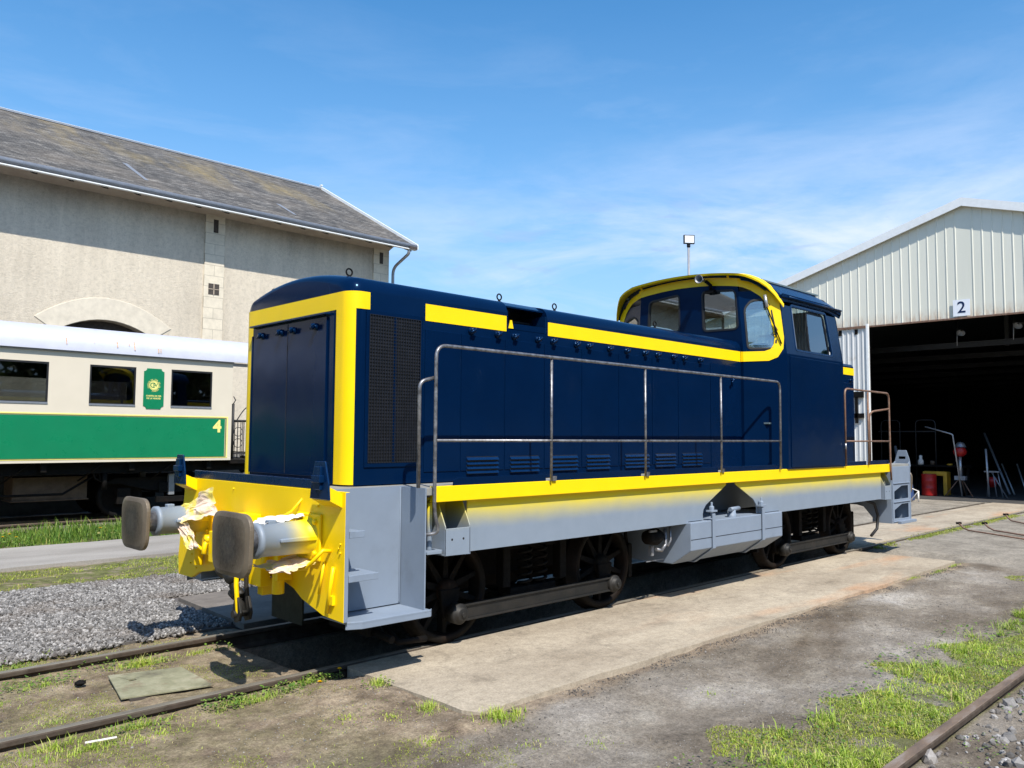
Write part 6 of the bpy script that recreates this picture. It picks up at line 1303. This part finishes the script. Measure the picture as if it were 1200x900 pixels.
# bars lying on the apron
def bar(p, q, lab):
    p, q = Vector(p), Vector(q); d = (q-p).normalized(); u = Vector((-d.y, d.x, 0)); b = MB()
    b.tube([p-d*.04+u*.05+Vector((0, 0, .14)), p+Vector((0, 0, .12)), p+d*.10+Vector((0, 0, .06)), p+d*.25+Vector((0, 0, .02)), q+Vector((0, 0, .02))], .016, 'rust_pipe', 8)
    b.tube([p-u*.05+Vector((0, 0, .13)), p+u*.05+Vector((0, 0, .13))], .022, 'dark_gear', 8); return tag(b.build('hooked_bar'), lab, 'steel bar', 'hooked steel bars on the ground')
bar((17.12, 5.13, -.01), (15.9, 3.35, -.01), 'longest rusty hooked steel bar lying nearest the engine on the concrete')
bar((17.50, 4.79, -.01), (16.3, 3.2, -.01), 'middle hooked steel bar lying on the concrete at the right edge')
bar((19.89, 5.03, -.01), (18.3, 3.8, -.01), 'farthest hooked steel bar, close to the shed door at the right edge')

# floodlight mast behind the engine
fl = thing('floodlight_mast', (26, 16.9, 0), 'slim grey mast with a square floodlight rising above the cab roof', 'floodlight')
b = MB(); b.cyl((26, 16.9, -.1), (26, 16.9, 8.98), .045, 'zinc', 12); b.build('mast', fl)
b = MB(); d = Vector((-.62, -.78, 0)); u = Vector((.78, -.62, 0)); c = Vector((26, 16.9, 9.24))
def fbx(b, w, h, t0, t1, m): b.add([c+u*a*w+Vector((0, 0, e*h))+d*t for t in (t0, t1) for a, e in ((-1, -1), (1, -1), (1, 1), (-1, 1))], [(0, 3, 2, 1), (4, 5, 6, 7), (0, 1, 5, 4), (1, 2, 6, 5), (2, 3, 7, 6), (3, 0, 4, 7)], m)
fbx(b, .21, .17, 0, .10, 'shed_frame'); hd = b.build('floodlight_head', fl, bevel=.01); b = MB(); fbx(b, .175, .135, .101, .106, 'mirror_lamp'); b.build('lens', hd); b = MB(); b.tube([(26, 16.9, 8.96), (26, 16.9, 9.10)], .07, 'shed_frame', 10); b.build('bracket', hd)

rt = np.random.default_rng(5); V = []; F = []; c = 0; LP = []  # out-of-view trees behind the camera, rows added to darken the navy paint's reflections
for i in range(50):
    tx, ty = (-32+i*4.6+rt.uniform(-1, 1), -24+rt.uniform(-3, 3)) if i < 34 else ((-30+rt.uniform(-3, 3), -16+(i-34)*6.5) if i < 40 else (30+(i-40)*6, -13+rt.uniform(-1, 1)))
    h = rt.uniform(8, 12); m_ = 900; a = rt.uniform(0, 2*pi, m_); q = np.sqrt(rt.random(m_)); zz = h*(.18+.82*rt.random(m_)); rr_ = q*h*.36*np.sqrt(np.clip(np.sin((zz/h-.1)/.95*pi), .05, 1)); LP.append(np.stack([tx+rr_*np.cos(a), ty+rr_*np.sin(a), zz], -1))
P = np.concatenate(LP); n = len(P); d1 = rt.normal(size=(n, 3)); d1 /= np.linalg.norm(d1, axis=1)[:, None]; d2 = np.cross(d1, rt.normal(size=(n, 3))); d2 /= np.linalg.norm(d2, axis=1)[:, None]; sc = rt.uniform(.3, .7, (n, 1))
V = np.stack([P-d1*sc, P-d2*sc*.6, P+d1*sc, P+d2*sc*.6], 1).reshape(-1, 3); F = np.arange(n*4).reshape(-1, 4); rawmesh('unseen_trees', V, F, 'tree_leaf')
# ================================================================== LIGHT, SKY, CAMERA
SD = Vector((-.32, -.68, 1)).normalized(); el = math.asin(SD.z); az = math.atan2(SD.x, SD.y)
w = bpy.data.worlds.new('World'); scene.world = w; w.use_nodes = True; nt = w.node_tree; nt.nodes.clear(); t = NT(nt)
out = t.n('OutputWorld'); bg = t.n('Background'); sk = t.n('TexSky'); sk.sky_type = 'NISHITA'; sk.sun_disc = False; sk.sun_elevation = el; sk.sun_rotation = az; sk.air_density = 1.0; sk.dust_density = .6; sk.ozone_density = 1.6
tc = t.n('TexCoord'); sp = t.n('SeparateXYZ'); t.l(tc.outputs['Generated'], sp.inputs[0])
mp = t.n('Mapping'); mp.inputs['Scale'].default_value = (1, 1, 4.2); mp.inputs['Rotation'].default_value = (0, radians(7), 0); t.l(tc.outputs['Generated'], mp.inputs[0])
az_ = t.n('VectorMath', operation='DOT_PRODUCT'); t.l(tc.outputs['Generated'], az_.inputs[0]); az_.inputs[1].default_value = (cos(radians(22)), sin(radians(22)), 0)
side = t.ramp(az_.outputs['Value'], [(.70, .05), (.86, .5), (.97, 1)])
low = t.ramp(sp.outputs[2], [(.10, 1), (.22, 1), (.29, .40), (.36, .05), (.6, .0)])
n1 = t.ramp(t.noise(2.6, 10, .62, vec=mp.outputs[0], dist=.5), [(.40, 0), (.50, .5), (.62, 1)])
n2 = t.ramp(t.noise(6.5, 9, .66, vec=mp.outputs[0], dist=.9), [(.40, 0), (.68, 1)])
cf = t.math('MULTIPLY', t.math('MULTIPLY', t.math('ADD', t.math('MULTIPLY', n1, .85), t.math('MULTIPLY', n2, .35)), low), side, True)
streak = t.math('MULTIPLY', t.ramp(t.noise(3.4, 9, .6, vec=mp.outputs[0], dist=.3), [(.50, 0), (.75, .26)]), t.ramp(sp.outputs[2], [(.2, 1), (.38, .55), (.5, .05), (.7, 0)]))
haze = t.ramp(sp.outputs[2], [(.0, .9), (.12, .72), (.22, .50), (.34, .20), (.5, .03), (.7, 0)])
cf = t.math('MINIMUM', t.math('ADD', t.math('MULTIPLY', cf, .95), streak), .94)
sat = t.n('HueSaturation'); sat.inputs['Saturation'].default_value = 1.36; sat.inputs['Value'].default_value = 1.02; sat.inputs['Hue'].default_value = .496; t.l(sk.outputs[0], sat.inputs['Color'])
col = t.mix(cf, t.mix(haze, sat.outputs[0], (1.9, 3.15, 5.0)), (3.9, 4.5, 5.7))
puff = t.math('MULTIPLY', t.ramp(t.noise(9, 8, .6, vec=mp.outputs[0], dist=.4), [(.56, 0), (.64, .8)]), t.math('MULTIPLY', t.ramp(sp.outputs[2], [(.17, 0), (.20, 1), (.26, 1), (.30, 0)]), side))
col = t.mix(t.math('MULTIPLY', puff, .6), col, (2.0, 2.8, 4.3)); t.l(col, bg.inputs[0]); bg.inputs[1].default_value = .125; t.l(bg.outputs[0], out.inputs[0])
ld_ = bpy.data.lights.new('sun', 'SUN'); ld_.energy = 3.9; ld_.angle = radians(.53); ld_.color = (1., .95, .87); so = bpy.data.objects.new('sun', ld_); COL.objects.link(so); so.rotation_euler = (-SD).to_track_quat('-Z', 'Y').to_euler()

F = Vector((0.7, 0.71, 0.07)); yaw, pitch, roll = radians(45.46099019), radians(3.75278981), radians(.34499549)
f = Vector((cos(pitch)*cos(yaw), cos(pitch)*sin(yaw), sin(pitch))); r = Vector((sin(yaw), -cos(yaw), 0)); u = r.cross(f); c_, s_2 = cos(roll), sin(roll); r2 = r*c_+u*s_2; u2 = -r*s_2+u*c_
cam = bpy.data.cameras.new('camera'); cam.sensor_width = 36; cam.lens = 28.398; cam.clip_end = 5000; cam.clip_start = .05
co = bpy.data.objects.new('camera', cam); COL.objects.link(co); mt = Matrix((r2, u2, -f)).transposed().to_4x4(); mt.translation = Vector((0, 0, 1.72)); co.matrix_world = mt; scene.camera = co
scene.render.resolution_x = 1024; scene.render.resolution_y = 768
vs_ = scene.view_settings; vs_.view_transform = 'Standard'; vs_.look = 'None'; vs_.gamma = 1; vs_.exposure = 0.72
